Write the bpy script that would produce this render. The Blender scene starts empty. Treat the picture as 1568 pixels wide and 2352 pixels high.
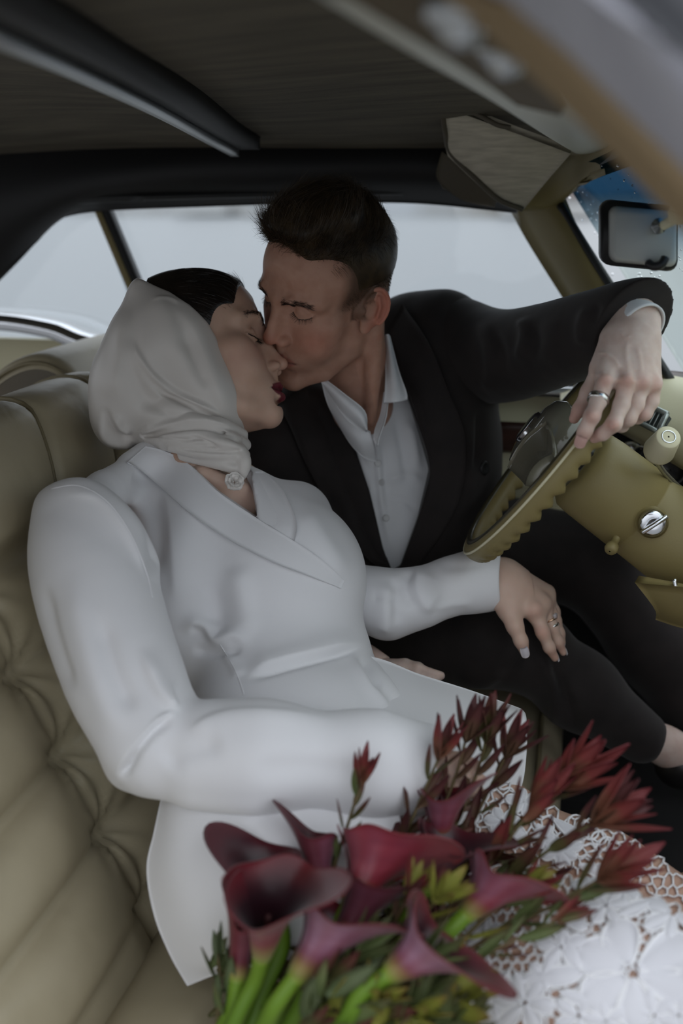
import bpy, math, random
import numpy as np
from mathutils import Vector, Matrix
from mathutils.bvhtree import BVHTree

rng = np.random.default_rng(7)
random.seed(7)
scene = bpy.context.scene
COL = scene.collection

# ------------------------------------------------------------------ camera
FPX = 2287.0                      # 35 mm on a 36 mm tall frame, 2352 px tall
YAW, PITCH = math.radians(12.9), math.radians(17.6)
CAM = np.array([0.0, 0.0, 1.22])
RGT = np.array([math.cos(YAW), math.sin(YAW), 0.0])
FWD = np.array([-math.sin(YAW)*math.cos(PITCH), math.cos(YAW)*math.cos(PITCH), -math.sin(PITCH)])
UPV = np.cross(RGT, FWD)
MC = np.stack([RGT, UPV, FWD], axis=1)           # columns: view right, up, forward

cam_data = bpy.data.cameras.new('camera')
cam = bpy.data.objects.new('camera', cam_data)
COL.objects.link(cam)
cam.matrix_world = Matrix(((RGT[0], UPV[0], -FWD[0], CAM[0]), (RGT[1], UPV[1], -FWD[1], CAM[1]),
                           (RGT[2], UPV[2], -FWD[2], CAM[2]), (0, 0, 0, 1)))
cam_data.sensor_fit = 'VERTICAL'
cam_data.sensor_height = 36.0
cam_data.sensor_width = 24.0
cam_data.lens = 35.0
cam_data.clip_start = 0.02
cam_data.clip_end = 600
cam_data.dof.use_dof = True
cam_data.dof.focus_distance = 1.16
cam_data.dof.aperture_fstop = 2.4
scene.camera = cam

# ------------------------------------------------------------------ sky and exposure
world = bpy.data.worlds.new('overcast_sky')
scene.world = world
world.use_nodes = True
_bg = world.node_tree.nodes['Background']
_bg.inputs['Color'].default_value = (0.90, 0.94, 1.0, 1)
# overcast sky: zenith three times as bright as the horizon (CIE overcast distribution)
_wn, _wl = world.node_tree.nodes, world.node_tree.links
_tc = _wn.new('ShaderNodeTexCoord'); _sx = _wn.new('ShaderNodeSeparateXYZ'); _mr = _wn.new('ShaderNodeMapRange')
_mr.inputs['From Min'].default_value = 0.0; _mr.inputs['From Max'].default_value = 1.0
_mr.inputs['To Min'].default_value = 0.95; _mr.inputs['To Max'].default_value = 2.85
_wl.new(_tc.outputs['Generated'], _sx.inputs[0]); _wl.new(_sx.outputs['Z'], _mr.inputs['Value']); _wl.new(_mr.outputs['Result'], _bg.inputs['Strength'])
scene.view_settings.view_transform = 'Standard'
scene.view_settings.look = 'None'
scene.view_settings.gamma = 1.0
scene.view_settings.use_curve_mapping = False
scene.view_settings.exposure = -0.34

# ------------------------------------------------------------------ coordinates
def V(px, py, d):                 # view-frame point (right, up, forward) for a photo pixel at a depth
    return np.array([(px-784.0)*d/FPX, (1176.0-py)*d/FPX, d])
def W(px, py, d):                 # the same in world space
    return CAM + MC @ V(px, py, d)
def toW(v):
    return CAM + np.asarray(v) @ MC.T
def toV(w):
    return (np.asarray(w)-CAM) @ MC
def PX(r, d):                     # pixel length to metres
    return r*d/FPX
def onY(px, py, y):
    q = MC @ V(px, py, 1.0)
    return CAM + q*(y/q[1])
def onZ(px, py, z):
    q = MC @ V(px, py, 1.0)
    return CAM + q*((z-CAM[2])/q[2])
def smooth(t):
    t = np.clip(t, 0, 1)
    return t*t*(3-2*t)

# ------------------------------------------------------------------ materials
def _nt(name):
    m = bpy.data.materials.new(name)
    m.use_nodes = True
    nt = m.node_tree
    return m, nt, nt.nodes['Principled BSDF']
def _set(b, **k):
    for n, v in k.items():
        n = n.replace('_', ' ')
        if n in b.inputs:
            b.inputs[n].default_value = v
def mat(name, col, rough=0.6, col2=None, scale=8.0, detail=4.0, bump=0.0, bscale=None, bdist=0.002, stretch=None, bstretch=None,
        metal=0.0, spec=0.5, sheen=0.0, coat=0.0, sss=0.0, sssr=(0.01, 0.004, 0.002), attr=None, ramp=(0.35, 0.65), trans=0.0, ior=1.45,
        wrinkle=0.0, wscale=20.0, alpha=1.0, aniso=0.0):
    m, nt, b = _nt(name)
    N, Lk = nt.nodes, nt.links
    c4 = tuple(col)+(1,)
    _set(b, Base_Color=c4, Roughness=rough, Metallic=metal, Specular_IOR_Level=spec, Sheen_Weight=sheen, Coat_Weight=coat,
         Transmission_Weight=trans, IOR=ior, Alpha=alpha, Anisotropic=aniso)
    if sss:
        _set(b, Subsurface_Weight=sss, Subsurface_Radius=sssr, Subsurface_Scale=1.0)
    tc = N.new('ShaderNodeTexCoord')
    def coords(st):
        if st is None:
            return tc.outputs['Object']
        mp = N.new('ShaderNodeMapping')
        mp.inputs['Scale'].default_value = st
        Lk.new(tc.outputs['Object'], mp.inputs['Vector'])
        return mp.outputs['Vector']
    base = None
    if attr:
        at = N.new('ShaderNodeAttribute'); at.attribute_name = attr
        base = at.outputs['Color']
    if col2 is not None:
        nz = N.new('ShaderNodeTexNoise')
        nz.inputs['Scale'].default_value = scale
        nz.inputs['Detail'].default_value = detail
        Lk.new(coords(stretch), nz.inputs['Vector'])
        rp = N.new('ShaderNodeMapRange')
        rp.inputs['From Min'].default_value = ramp[0]; rp.inputs['From Max'].default_value = ramp[1]
        Lk.new(nz.outputs['Fac'], rp.inputs['Value'])
        mx = N.new('ShaderNodeMix'); mx.data_type = 'RGBA'
        Lk.new(rp.outputs['Result'], mx.inputs['Factor'])
        mx.inputs['A'].default_value = c4
        mx.inputs['B'].default_value = tuple(col2)+(1,)
        if base is not None:
            mm = N.new('ShaderNodeMix'); mm.data_type = 'RGBA'; mm.blend_type = 'MULTIPLY'
            mm.inputs['Factor'].default_value = 1.0
            Lk.new(base, mm.inputs['A']); Lk.new(mx.outputs['Result'], mm.inputs['B'])
            base = mm.outputs['Result']
        else:
            base = mx.outputs['Result']
    if base is not None:
        Lk.new(base, b.inputs['Base Color'])
    prev = None
    if wrinkle:
        n2 = N.new('ShaderNodeTexNoise')
        n2.inputs['Scale'].default_value = wscale; n2.inputs['Detail'].default_value = 2.0
        n2.inputs['Distortion'].default_value = 0.6
        Lk.new(coords(stretch), n2.inputs['Vector'])
        b2 = N.new('ShaderNodeBump'); b2.inputs['Strength'].default_value = wrinkle; b2.inputs['Distance'].default_value = 0.01
        Lk.new(n2.outputs['Fac'], b2.inputs['Height'])
        prev = b2.outputs['Normal']
    if bump:
        n3 = N.new('ShaderNodeTexNoise')
        n3.inputs['Scale'].default_value = bscale or scale*4; n3.inputs['Detail'].default_value = 3.0
        Lk.new(coords(bstretch), n3.inputs['Vector'])
        b3 = N.new('ShaderNodeBump'); b3.inputs['Strength'].default_value = bump; b3.inputs['Distance'].default_value = bdist
        Lk.new(n3.outputs['Fac'], b3.inputs['Height'])
        if prev is not None:
            Lk.new(prev, b3.inputs['Normal'])
        prev = b3.outputs['Normal']
    if prev is not None:
        Lk.new(prev, b.inputs['Normal'])
    return m
def glass_pane(name, tint=(1, 1, 1), gloss=0.06, rough=0.02):
    m = bpy.data.materials.new(name); m.use_nodes = True
    nt = m.node_tree; N, Lk = nt.nodes, nt.links
    N.remove(N['Principled BSDF'])
    t = N.new('ShaderNodeBsdfTransparent'); t.inputs['Color'].default_value = tuple(tint)+(1,)
    g = N.new('ShaderNodeBsdfGlossy'); g.inputs['Roughness'].default_value = rough
    mx = N.new('ShaderNodeMixShader'); mx.inputs['Fac'].default_value = gloss
    Lk.new(t.outputs[0], mx.inputs[1]); Lk.new(g.outputs[0], mx.inputs[2])
    Lk.new(mx.outputs[0], N['Material Output'].inputs['Surface'])
    return m

# ------------------------------------------------------------------ objects
def empty(name, loc=(0, 0, 0)):
    o = bpy.data.objects.new(name, None)
    o.empty_display_size = 0.05
    o.location = tuple(float(v) for v in loc)
    COL.objects.link(o)
    return o
def tag(o, label=None, cat=None, group=None, kind=None):
    if label: o['label'] = label
    if cat: o['category'] = cat
    if group: o['group'] = group
    if kind: o['kind'] = kind
    return o
def attach(o, parent):
    if parent is not None:
        o.parent = parent
        if parent.data is None:              # every mesh sits at the world origin, every Empty at its thing's base
            o.matrix_parent_inverse = Matrix.Translation(-parent.location)
    return o
def obj(name, verts, faces, m, parent=None, sm=True, cols=None, mats=None, fmat=None):
    me = bpy.data.meshes.new(name)
    verts = np.asarray(verts, dtype=float)
    if isinstance(faces, np.ndarray):
        faces = faces.tolist()
    me.from_pydata(verts.tolist(), [], faces)
    me.materials.append(m)
    if mats:
        for q in mats: me.materials.append(q)
    if fmat is not None:
        me.polygons.foreach_set('material_index', np.asarray(fmat, dtype=np.int32))
    if sm:
        me.polygons.foreach_set('use_smooth', np.ones(len(me.polygons), dtype=bool))
    if cols is not None:
        ca = me.color_attributes.new('Col', 'FLOAT_COLOR', 'POINT')
        c = np.ones((len(verts), 4), dtype=np.float32); c[:, :3] = cols
        ca.data.foreach_set('color', c.ravel())
    me.update()
    o = bpy.data.objects.new(name, me)
    COL.objects.link(o)
    return attach(o, parent)
class MB:                          # collects shapes for ONE mesh
    def __init__(s): s.v = []; s.f = []; s.m = []; s.c = []; s.n = 0
    def add(s, v, f, mi=0, col=None):
        v = np.asarray(v, dtype=float)
        s.v.append(v)
        s.f += [[i+s.n for i in q] for q in (f.tolist() if isinstance(f, np.ndarray) else f)]
        s.m += [mi]*len(f)
        s.c.append(np.tile(np.asarray(col if col is not None else (1, 1, 1), float), (len(v), 1)) if col is None or np.ndim(col) == 1 else col)
        s.n += len(v)
        return s
    def build(s, name, m, parent=None, sm=True, mats=None, colors=False):
        return obj(name, np.concatenate(s.v), s.f, m, parent, sm, np.concatenate(s.c) if colors else None, mats, s.m if mats else None)

# ------------------------------------------------------------------ shapes
def cr(P, n, closed=False):        # Catmull-Rom through points
    P = np.asarray(P, float)
    if closed:
        Q = np.concatenate([P[-1:], P, P[:2]])
        segs = len(P)
    else:
        Q = np.concatenate([2*P[:1]-P[1:2], P, 2*P[-1:]-P[-2:-1]])
        segs = len(P)-1
    t = np.linspace(0, segs, n, endpoint=not closed)
    i = np.minimum(t.astype(int), segs-1); u = (t-i)[:, None]
    a, b, c, d = Q[i], Q[i+1], Q[i+2], Q[i+3]
    return 0.5*((2*b)+(c-a)*u+(2*a-5*b+4*c-d)*u*u+(3*b-a-3*c+d)*u**3)
def lin(P, n):
    P = np.asarray(P, float)
    t = np.linspace(0, len(P)-1, n); i = np.minimum(t.astype(int), len(P)-2); u = (t-i)[:, None]
    return P[i]*(1-u)+P[i+1]*u
def grid_faces(n, m, wrap=False):
    i, j = np.meshgrid(np.arange(n-1), np.arange(m if wrap else m-1), indexing='ij')
    j2 = (j+1) % m
    return np.stack([i*m+j, (i+1)*m+j, (i+1)*m+j2, i*m+j2], -1).reshape(-1, 4)
def grid_normals(G):
    du = np.gradient(G, axis=0); dv = np.gradient(G, axis=1)
    n = np.cross(du, dv)
    return n/(np.linalg.norm(n, axis=-1, keepdims=True)+1e-12)
def interp_grid(ctrl, n, m):       # ctrl: rows x cols x 3 -> smooth n x m x 3
    ctrl = np.asarray(ctrl, float)
    a = np.stack([cr(ctrl[i], m) for i in range(len(ctrl))])
    return np.stack([cr(a[:, j], n) for j in range(m)], axis=1)
def shell(G, th):                  # closed thin solid from a grid of points
    n, m, _ = G.shape
    N = grid_normals(G)
    A = (G+N*th/2).reshape(-1, 3); B = (G-N*th/2).reshape(-1, 3)
    f1 = grid_faces(n, m); f2 = f1[:, ::-1]+n*m
    rim = [i*m for i in range(n)]
    ring = list(range(m))+[i*m+m-1 for i in range(1, n)]+[(n-1)*m+j for j in range(m-2, -1, -1)]+[i*m for i in range(n-2, 0, -1)]
    k = len(ring)
    f3 = np.array([[ring[(q+1) % k], ring[q], ring[q]+n*m, ring[(q+1) % k]+n*m] for q in range(k)])
    return np.concatenate([A, B]), np.concatenate([f1, f2, f3]).tolist()
def frames(P):
    T = np.gradient(P, axis=0); T /= np.linalg.norm(T, axis=1, keepdims=True)+1e-12
    up = np.array([0, 0, 1.0]) if abs(T[0][2]) < .9 else np.array([1.0, 0, 0])
    n = np.cross(T[0], up); n /= np.linalg.norm(n)
    Ns = []
    for t in T:
        n = n-t*(n@t); n /= np.linalg.norm(n)+1e-12
        Ns.append(n.copy())
    Ns = np.array(Ns)
    return T, Ns, np.cross(T, Ns)
def tube(P, r, seg=10, caps=True, flat=1.0):
    P = np.asarray(P, float); r = np.broadcast_to(np.asarray(r, float), (len(P),))
    T, A, B = frames(P)
    th = np.linspace(0, 2*np.pi, seg, endpoint=False)
    R = P[:, None]+r[:, None, None]*(np.cos(th)[None, :, None]*A[:, None]+flat*np.sin(th)[None, :, None]*B[:, None])
    v = R.reshape(-1, 3); f = grid_faces(len(P), seg, True).tolist()
    if caps:
        f.append(list(range(seg))); f.append([(len(P)-1)*seg+i for i in range(seg)][::-1])
    return v, f
def lathe(c, axis, prof, seg=32, up=None):      # prof: (radius, height) along axis
    c = np.asarray(c, float); ax = np.asarray(axis, float); ax = ax/np.linalg.norm(ax)
    h = np.array([0, 0, 1.0]) if abs(ax[2]) < .9 else np.array([1.0, 0, 0])
    if up is not None: h = np.asarray(up, float)
    a = np.cross(ax, h); a /= np.linalg.norm(a); b = np.cross(ax, a)
    th = np.linspace(0, 2*np.pi, seg, endpoint=False)
    pr = np.asarray(prof, float)
    v = (c+pr[:, 1, None, None]*ax+pr[:, 0, None, None]*(np.cos(th)[None, :, None]*a+np.sin(th)[None, :, None]*b)).reshape(-1, 3)
    f = grid_faces(len(pr), seg, True)[:, ::-1].tolist()
    f.append(list(range(seg))); f.append([(len(pr)-1)*seg+i for i in range(seg)][::-1])
    return v, f
def rbox(c, ax, half, bev=0.15):    # bevelled box; ax rows = axes
    c = np.asarray(c, float); ax = np.asarray(ax, float); hx, hy, hz = half
    b = bev*min(half)
    pts = []; 
    for sx in (-1, 1):
        for sy in (-1, 1):
            for sz in (-1, 1):
                pts += [(sx*hx, sy*(hy-b), sz*(hz-b)), (sx*(hx-b), sy*hy, sz*(hz-b)), (sx*(hx-b), sy*(hy-b), sz*hz)]
    def I(sx, sy, sz, k): return ((sx > 0)*4+(sy > 0)*2+(sz > 0))*3+k
    f = []
    for s in (-1, 1):
        f.append([I(s, -1, -1, 0), I(s, 1, -1, 0), I(s, 1, 1, 0), I(s, -1, 1, 0)][::s])
        f.append([I(-1, s, -1, 1), I(1, s, -1, 1), I(1, s, 1, 1), I(-1, s, 1, 1)][::-s])
        f.append([I(-1, -1, s, 2), I(1, -1, s, 2), I(1, 1, s, 2), I(-1, 1, s, 2)][::s])
    for a in (-1, 1):
        for b2 in (-1, 1):
            f.append([I(a, b2, -1, 0), I(a, b2, 1, 0), I(a, b2, 1, 1), I(a, b2, -1, 1)][::a*b2*-1])
            f.append([I(a, -1, b2, 0), I(a, 1, b2, 0), I(a, 1, b2, 2), I(a, -1, b2, 2)][::a*b2])
            f.append([I(-1, a, b2, 1), I(1, a, b2, 1), I(1, a, b2, 2), I(-1, a, b2, 2)][::a*b2*-1])
            for s in (-1, 1):
                f.append([I(a, b2, s, 0), I(a, b2, s, 1), I(a, b2, s, 2)][::a*b2*s])
    return c+np.asarray(pts)@ax, f
def prism(poly, off):               # extrude a world-space polygon by a vector
    P = np.asarray(poly, float); n = len(P)
    f = [list(range(n))[::-1], [i+n for i in range(n)]]+[[i, (i+1) % n, (i+1) % n+n, i+n] for i in range(n)]
    return np.concatenate([P, P+np.asarray(off)]), f
def sheet(rows, n, m, th):          # rows of (px, py, depth) -> shell
    ctrl = np.array([[W(*q) for q in r] for r in rows])
    return shell(interp_grid(ctrl, n, m), th)
def sweep(P, prof, up):             # sweep a closed 2-D profile (a, b) along P; b axis near `up`
    P = np.asarray(P, float); T = np.gradient(P, axis=0); T /= np.linalg.norm(T, axis=1, keepdims=True)
    up = np.broadcast_to(np.asarray(up, float), T.shape)
    A = np.cross(T, up); A /= np.linalg.norm(A, axis=1, keepdims=True); B = np.cross(A, T)
    pr = np.asarray(prof, float)
    v = (P[:, None]+pr[None, :, 0, None]*A[:, None]+pr[None, :, 1, None]*B[:, None]).reshape(-1, 3)
    k = len(pr); f = grid_faces(len(P), k, True).tolist()
    f.append(list(range(k))); f.append([(len(P)-1)*k+i for i in range(k)][::-1])
    return v, f

# ------------------------------------------------------------------ implicit volumes
class Vol:
    def __init__(s, lo, hi, h):
        s.lo = np.asarray(lo, float); s.h = h
        s.n = np.ceil((np.asarray(hi)-s.lo)/h).astype(int)+1
        s.F = np.full(s.n, 0.05 if h < .05 else 5.0, dtype=np.float32)
        s.ax = [(s.lo[i]+h*np.arange(s.n[i])).astype(np.float32) for i in range(3)]
    def box(s, lo, hi):
        a = np.clip(np.floor((np.asarray(lo)-s.lo)/s.h).astype(int), 0, s.n)
        b = np.clip(np.ceil((np.asarray(hi)-s.lo)/s.h).astype(int)+1, 0, s.n)
        if (b <= a).any(): return None, None
        sl = tuple(slice(a[i], b[i]) for i in range(3))
        X = s.ax[0][sl[0]][:, None, None]; Y = s.ax[1][sl[1]][None, :, None]; Z = s.ax[2][sl[2]][None, None, :]
        return sl, (X, Y, Z)
    def put(s, lo, hi, fn, k=0.0, mode='add'):
        pad = k+3*s.h
        sl, g = s.box(np.asarray(lo)-pad, np.asarray(hi)+pad)
        if sl is None: return s
        d = fn(*g).astype(np.float32); a = s.F[sl]
        if mode == 'add':
            if k > 0:
                t = np.maximum(k-np.abs(a-d), 0)/k
                s.F[sl] = np.minimum(a, d)-t*t*(k*.25)
            else: s.F[sl] = np.minimum(a, d)
        elif mode == 'cut':
            d = -d
            if k > 0:
                t = np.maximum(k-np.abs(a-d), 0)/k
                s.F[sl] = np.maximum(a, d)+t*t*(k*.25)
            else: s.F[sl] = np.maximum(a, d)
        elif mode == 'disp':        # d is a displacement added to the field
            s.F[sl] = a+d
        return s
    def ell(s, c, r, R=None, k=0.0, mode='add'):
        c = np.asarray(c, float); r = np.asarray(r, float)
        if R is None: R = np.eye(3)
        R = np.asarray(R, float)      # columns = axes
        ext = np.sqrt(((R*r[None, :])**2).sum(1))
        def fn(X, Y, Z):
            x, y, z = X-c[0], Y-c[1], Z-c[2]
            q = [(R[0, i]*x+R[1, i]*y+R[2, i]*z) for i in range(3)]
            k0 = np.sqrt(sum((q[i]/r[i])**2 for i in range(3)))
            k1 = np.sqrt(sum((q[i]/r[i]**2)**2 for i in range(3)))
            return k0*(k0-1)/np.maximum(k1, 1e-6)
        return s.put(c-ext, c+ext, fn, k, mode)
    def cap(s, a, b, ra, rb=None, k=0.0, mode='add'):
        a = np.asarray(a, float); b = np.asarray(b, float); rb = ra if rb is None else rb
        ab = b-a; L2 = float(ab@ab)+1e-12; rm = max(ra, rb)
        def fn(X, Y, Z):
            x, y, z = X-a[0], Y-a[1], Z-a[2]
            t = np.clip((x*ab[0]+y*ab[1]+z*ab[2])/L2, 0, 1)
            return np.sqrt((x-t*ab[0])**2+(y-t*ab[1])**2+(z-t*ab[2])**2)-(ra+(rb-ra)*t)
        return s.put(np.minimum(a, b)-rm, np.maximum(a, b)+rm, fn, k, mode)
    def chain(s, pts, rad, k=0.0, mode='add', kk=None):
        # union of the chain first, then blended as one
        pts = np.asarray(pts, float); rad = np.broadcast_to(np.asarray(rad, float), (len(pts),))
        def fn(X, Y, Z):
            out = None
            for a, b, ra, rb in zip(pts[:-1], pts[1:], rad[:-1], rad[1:]):
                ab = b-a; L2 = float(ab@ab)+1e-12
                x, y, z = X-a[0], Y-a[1], Z-a[2]
                t = np.clip((x*ab[0]+y*ab[1]+z*ab[2])/L2, 0, 1)
                d = np.sqrt((x-t*ab[0])**2+(y-t*ab[1])**2+(z-t*ab[2])**2)-(ra+(rb-ra)*t)
                if out is None: out = d
                else:
                    q = kk if kk is not None else 0.25*min(ra, rb)
                    h = np.maximum(q-np.abs(out-d), 0)/q
                    out = np.minimum(out, d)-h*h*(q*.25)
            return out
        rm = rad.max()
        return s.put(pts.min(0)-rm, pts.max(0)+rm, fn, k, mode)
    def plane_cut(s, p, n, k=0.0):   # removes the side n points to
        p = np.asarray(p, float); n = np.asarray(n, float); n = n/np.linalg.norm(n)
        return s.put(s.lo, s.lo+s.h*s.n, lambda X, Y, Z: -((X-p[0])*n[0]+(Y-p[1])*n[1]+(Z-p[2])*n[2]), k, 'cut')
    def mesh(s, smooth_it=1, biggest=False):
        F = s.F; S = F < 0
        c = [S[i:S.shape[0]-1+i, j:S.shape[1]-1+j, k:S.shape[2]-1+k] for i in (0, 1) for j in (0, 1) for k in (0, 1)]
        al = c[0].copy(); an = c[0].copy()
        for q in c[1:]: al &= q; an |= q
        act = an & ~al
        I = np.stack(np.nonzero(act), 1)
        idm = np.full(act.shape, -1, np.int32); idm[act] = np.arange(len(I))
        off = np.array([[i, j, k] for i in (0, 1) for j in (0, 1) for k in (0, 1)])
        vals = np.stack([F[I[:, 0]+o[0], I[:, 1]+o[1], I[:, 2]+o[2]] for o in off], 1)
        P = np.zeros((len(I), 3)); cnt = np.zeros(len(I))
        for a in range(8):
            for b in range(a+1, 8):
                if np.abs(off[a]-off[b]).sum() != 1: continue
                va, vb = vals[:, a], vals[:, b]
                mk = (va < 0) != (vb < 0)
                t = va/np.where(mk, va-vb, 1)
                P[mk] += off[a]+(t[:, None]*(off[b]-off[a]))[mk]
                cnt[mk] += 1
        Vt = s.lo+s.h*(I+P/cnt[:, None])
        Q = []
        for ax in range(3):
            sl0 = [slice(1, -1)]*3; sl1 = [slice(1, -1)]*3
            sl0[ax] = slice(0, -1); sl1[ax] = slice(1, None)
            A = S[tuple(sl0)]; B = S[tuple(sl1)]
            for flip, mk in ((False, A & ~B), (True, ~A & B)):
                J = np.stack(np.nonzero(mk), 1)
                o = np.array([1, 1, 1]); o[ax] = 0
                J = J+o
                u, v = (ax+1) % 3, (ax+2) % 3
                du = np.zeros(3, int); du[u] = 1; dv = np.zeros(3, int); dv[v] = 1
                q = [J-du-dv, J-dv, J, J-du]
                ids = np.stack([idm[t[:, 0], t[:, 1], t[:, 2]] for t in q], 1)
                Q.append(ids[:, ::-1] if flip else ids)
        Q = np.concatenate(Q)
        Q = Q[(Q >= 0).all(1)]
        for _ in range(smooth_it):
            E = np.concatenate([Q[:, [0, 1]], Q[:, [1, 2]], Q[:, [2, 3]], Q[:, [3, 0]]])
            acc = np.zeros_like(Vt); cn = np.zeros(len(Vt))
            for a, b in ((0, 1), (1, 0)):
                for d in range(3): acc[:, d] += np.bincount(E[:, a], Vt[E[:, b], d], len(Vt))
                cn += np.bincount(E[:, a], minlength=len(Vt))
            Vt = .5*Vt+.5*acc/np.maximum(cn, 1)[:, None]
        if biggest:                # keep only the largest connected island
            lab = np.arange(len(Vt))
            while True:
                l2 = lab.copy()
                for a, b in ((0, 1), (1, 2), (2, 3), (3, 0)):
                    np.minimum.at(l2, Q[:, a], lab[Q[:, b]]); np.minimum.at(l2, Q[:, b], lab[Q[:, a]])
                l2 = l2[l2]
                if (l2 == lab).all(): break
                lab = l2
            u, ct = np.unique(lab[Q[:, 0]], return_counts=True)
            Q = Q[lab[Q[:, 0]] == u[ct.argmax()]]
            us, inv = np.unique(Q, return_inverse=True)
            Vt = Vt[us]; Q = inv.reshape(-1, 4)
        return Vt, Q
class VV(Vol):                      # volume in the view frame, primitives given in photo pixels + depth
    def E(s, px, py, d, rx, ry, rz, ang=0.0, k=0.0, mode='add'):
        a = math.radians(ang); R = np.array([[math.cos(a), -math.sin(a), 0], [math.sin(a), math.cos(a), 0], [0, 0, 1]])
        return s.ell(V(px, py, d), (PX(rx, d), PX(ry, d), rz), R, k, mode)
    def C(s, pts, k=0.0, mode='add', kk=None):      # (px, py, d, r_px)
        return s.chain([V(q[0], q[1], q[2]) for q in pts], [PX(q[3], q[2]) for q in pts], k, mode, kk)
    def curve(s, pts, k=0.0, mode='add', n=None, kk=None):
        Q = cr([list(V(q[0], q[1], q[2]))+[PX(q[3], q[2])] for q in pts], n or len(pts)*4)
        return s.chain(Q[:, :3], np.maximum(Q[:, 3], 1e-4), k, mode, kk)
def vv(x0, y0, d0, x1, y1, d1, h):   # view-frame volume around a pixel box and a depth range
    c = np.array([V(x, y, d) for x in (x0, x1) for y in (y0, y1) for d in (d0, d1)])
    return VV(c.min(0), c.max(0), h)
def bvh_of(v, f):
    return BVHTree.FromPolygons([Vector(q) for q in v], [list(q) for q in f])
_ORG = Vector(CAM)
def hit(bv, px, py, dflt=None):      # where a line of sight meets a surface: world point, normal
    d = Vector(MC @ V(px, py, 1.0)).normalized()
    loc, nor, i, t = bv.ray_cast(_ORG, d)
    if loc is None:
        return None, None
    nor = np.array(nor)
    if nor @ np.array(d) > 0: nor = -nor
    return np.array(loc), nor

def vnormals(v, q):
    q = np.asarray(q); a, b_, c, d = (v[q[:, i]] for i in range(4))
    fn = np.cross(c-a, d-b_)
    n = np.zeros_like(v)
    for i in range(4):
        for k in range(3): n[:, k] += np.bincount(q[:, i], fn[:, k], len(v))
    return n/(np.linalg.norm(n, axis=1, keepdims=True)+1e-15)
def brush(v, q, strokes):            # sculpt folds into a mesh: strokes (pts px, width_a, width_b, height m, [dmin, dmax])
    n = vnormals(v, q); w = toV(v); px = 784+FPX*w[:, 0]/w[:, 2]; py = 1176-FPX*w[:, 1]/w[:, 2]
    facing = (n*(CAM-v)).sum(1)/np.linalg.norm(CAM-v, axis=1)
    disp = np.zeros(len(v))
    for st in strokes:
        pts, wa, wb, h = st[:4]; dr = st[4] if len(st) > 4 else (0, 9)
        C_ = cr(np.asarray(pts, float), max(12, len(pts)*6)); m = max(wa, wb)*2.6
        sel = np.nonzero((px > C_[:, 0].min()-m) & (px < C_[:, 0].max()+m) & (py > C_[:, 1].min()-m) & (py < C_[:, 1].max()+m) & (facing > -.1) & (w[:, 2] > dr[0]) & (w[:, 2] < dr[1]))[0]
        if not len(sel): continue
        x, y = px[sel], py[sel]; bd = np.full(len(sel), 1e9); bs = np.zeros(len(sel)); bt = np.zeros(len(sel))
        k = len(C_)-1
        for i in range(k):
            e = C_[i+1]-C_[i]; L2 = e@e+1e-9; t = np.clip(((x-C_[i, 0])*e[0]+(y-C_[i, 1])*e[1])/L2, 0, 1)
            dx, dy = x-C_[i, 0]-t*e[0], y-C_[i, 1]-t*e[1]; dd = np.hypot(dx, dy); mk = dd < bd
            bd[mk] = dd[mk]; bs[mk] = (e[0]*dy-e[1]*dx)[mk]; bt[mk] = ((i+t)/k)[mk]
        wd = np.where(bs > 0, wa, wb)          # wa: right-hand side of the stroke in the picture
        taper = np.minimum(1, np.minimum(bt, 1-bt)*4+.0)
        taper = taper*taper*(3-2*taper)
        disp[sel] += h*np.exp(-(bd/wd)**2)*taper*np.clip(facing[sel]*3+.3, 0, 1)
    return v+n*disp[:, None]
# ------------------------------------------------------------------ palette
M_lin = mat('headliner_cloth', (0.135, 0.118, 0.088), 0.95, (0.085, 0.074, 0.056), 6, 6, bump=0.25, bscale=220, stretch=(1, 6, 1))
M_blk = mat('black_vinyl', (0.012, 0.012, 0.013), 0.55, bump=0.1, bscale=300)
M_rub = mat('rubber_seal', (0.016, 0.017, 0.018), 0.45)
M_chr = mat('chrome', (0.75, 0.77, 0.80), 0.16, metal=1.0)
M_satin = mat('satin_metal', (0.55, 0.57, 0.58), 0.35, metal=1.0)
M_kha = mat('khaki_vinyl', (0.25, 0.20, 0.082), 0.48, (0.22, 0.175, 0.07), 5, bump=0.12, bscale=420, bdist=0.001)
M_khp = mat('pale_khaki_vinyl', (0.66, 0.62, 0.44), 0.5, (0.62, 0.58, 0.40), 5, bump=0.1, bscale=420, bdist=0.001)
M_lea = mat('olive_leather', (0.44, 0.385, 0.265), 0.36, (0.36, 0.312, 0.21), 7, 5, bump=0.10, bscale=480, bdist=0.001, wrinkle=0.16, wscale=16, spec=0.45)
M_lea2 = mat('brown_leather_painted_shade', (0.13, 0.10, 0.06), 0.42, (0.10, 0.08, 0.05), 7, bump=0.1, bscale=480, bdist=0.001)
M_pip = mat('leather_piping', (0.21, 0.175, 0.10), 0.45)
M_wood = mat('red_brown_wood_trim', (0.060, 0.022, 0.014), 0.35, (0.03, 0.012, 0.008), 12, stretch=(1, 1, 6))
M_paint = mat('grey_lilac_paint', (0.42, 0.42, 0.47), 0.3, coat=0.3)
M_gold = mat('tan_weather_seal', (0.28, 0.20, 0.11), 0.6)
M_hdr = mat('header_trim', (0.62, 0.64, 0.58), 0.4)
M_vis = mat('visor_cloth', (0.62, 0.57, 0.46), 0.85, (0.46, 0.42, 0.33), 26, 6, stretch=(1, 1, 8), bump=0.2, bscale=300)
M_visd = mat('visor_piping_and_shade', (0.10, 0.085, 0.06), 0.6)
M_carpet = mat('black_carpet', (0.010, 0.010, 0.010), 0.95, bump=0.5, bscale=500)
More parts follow.
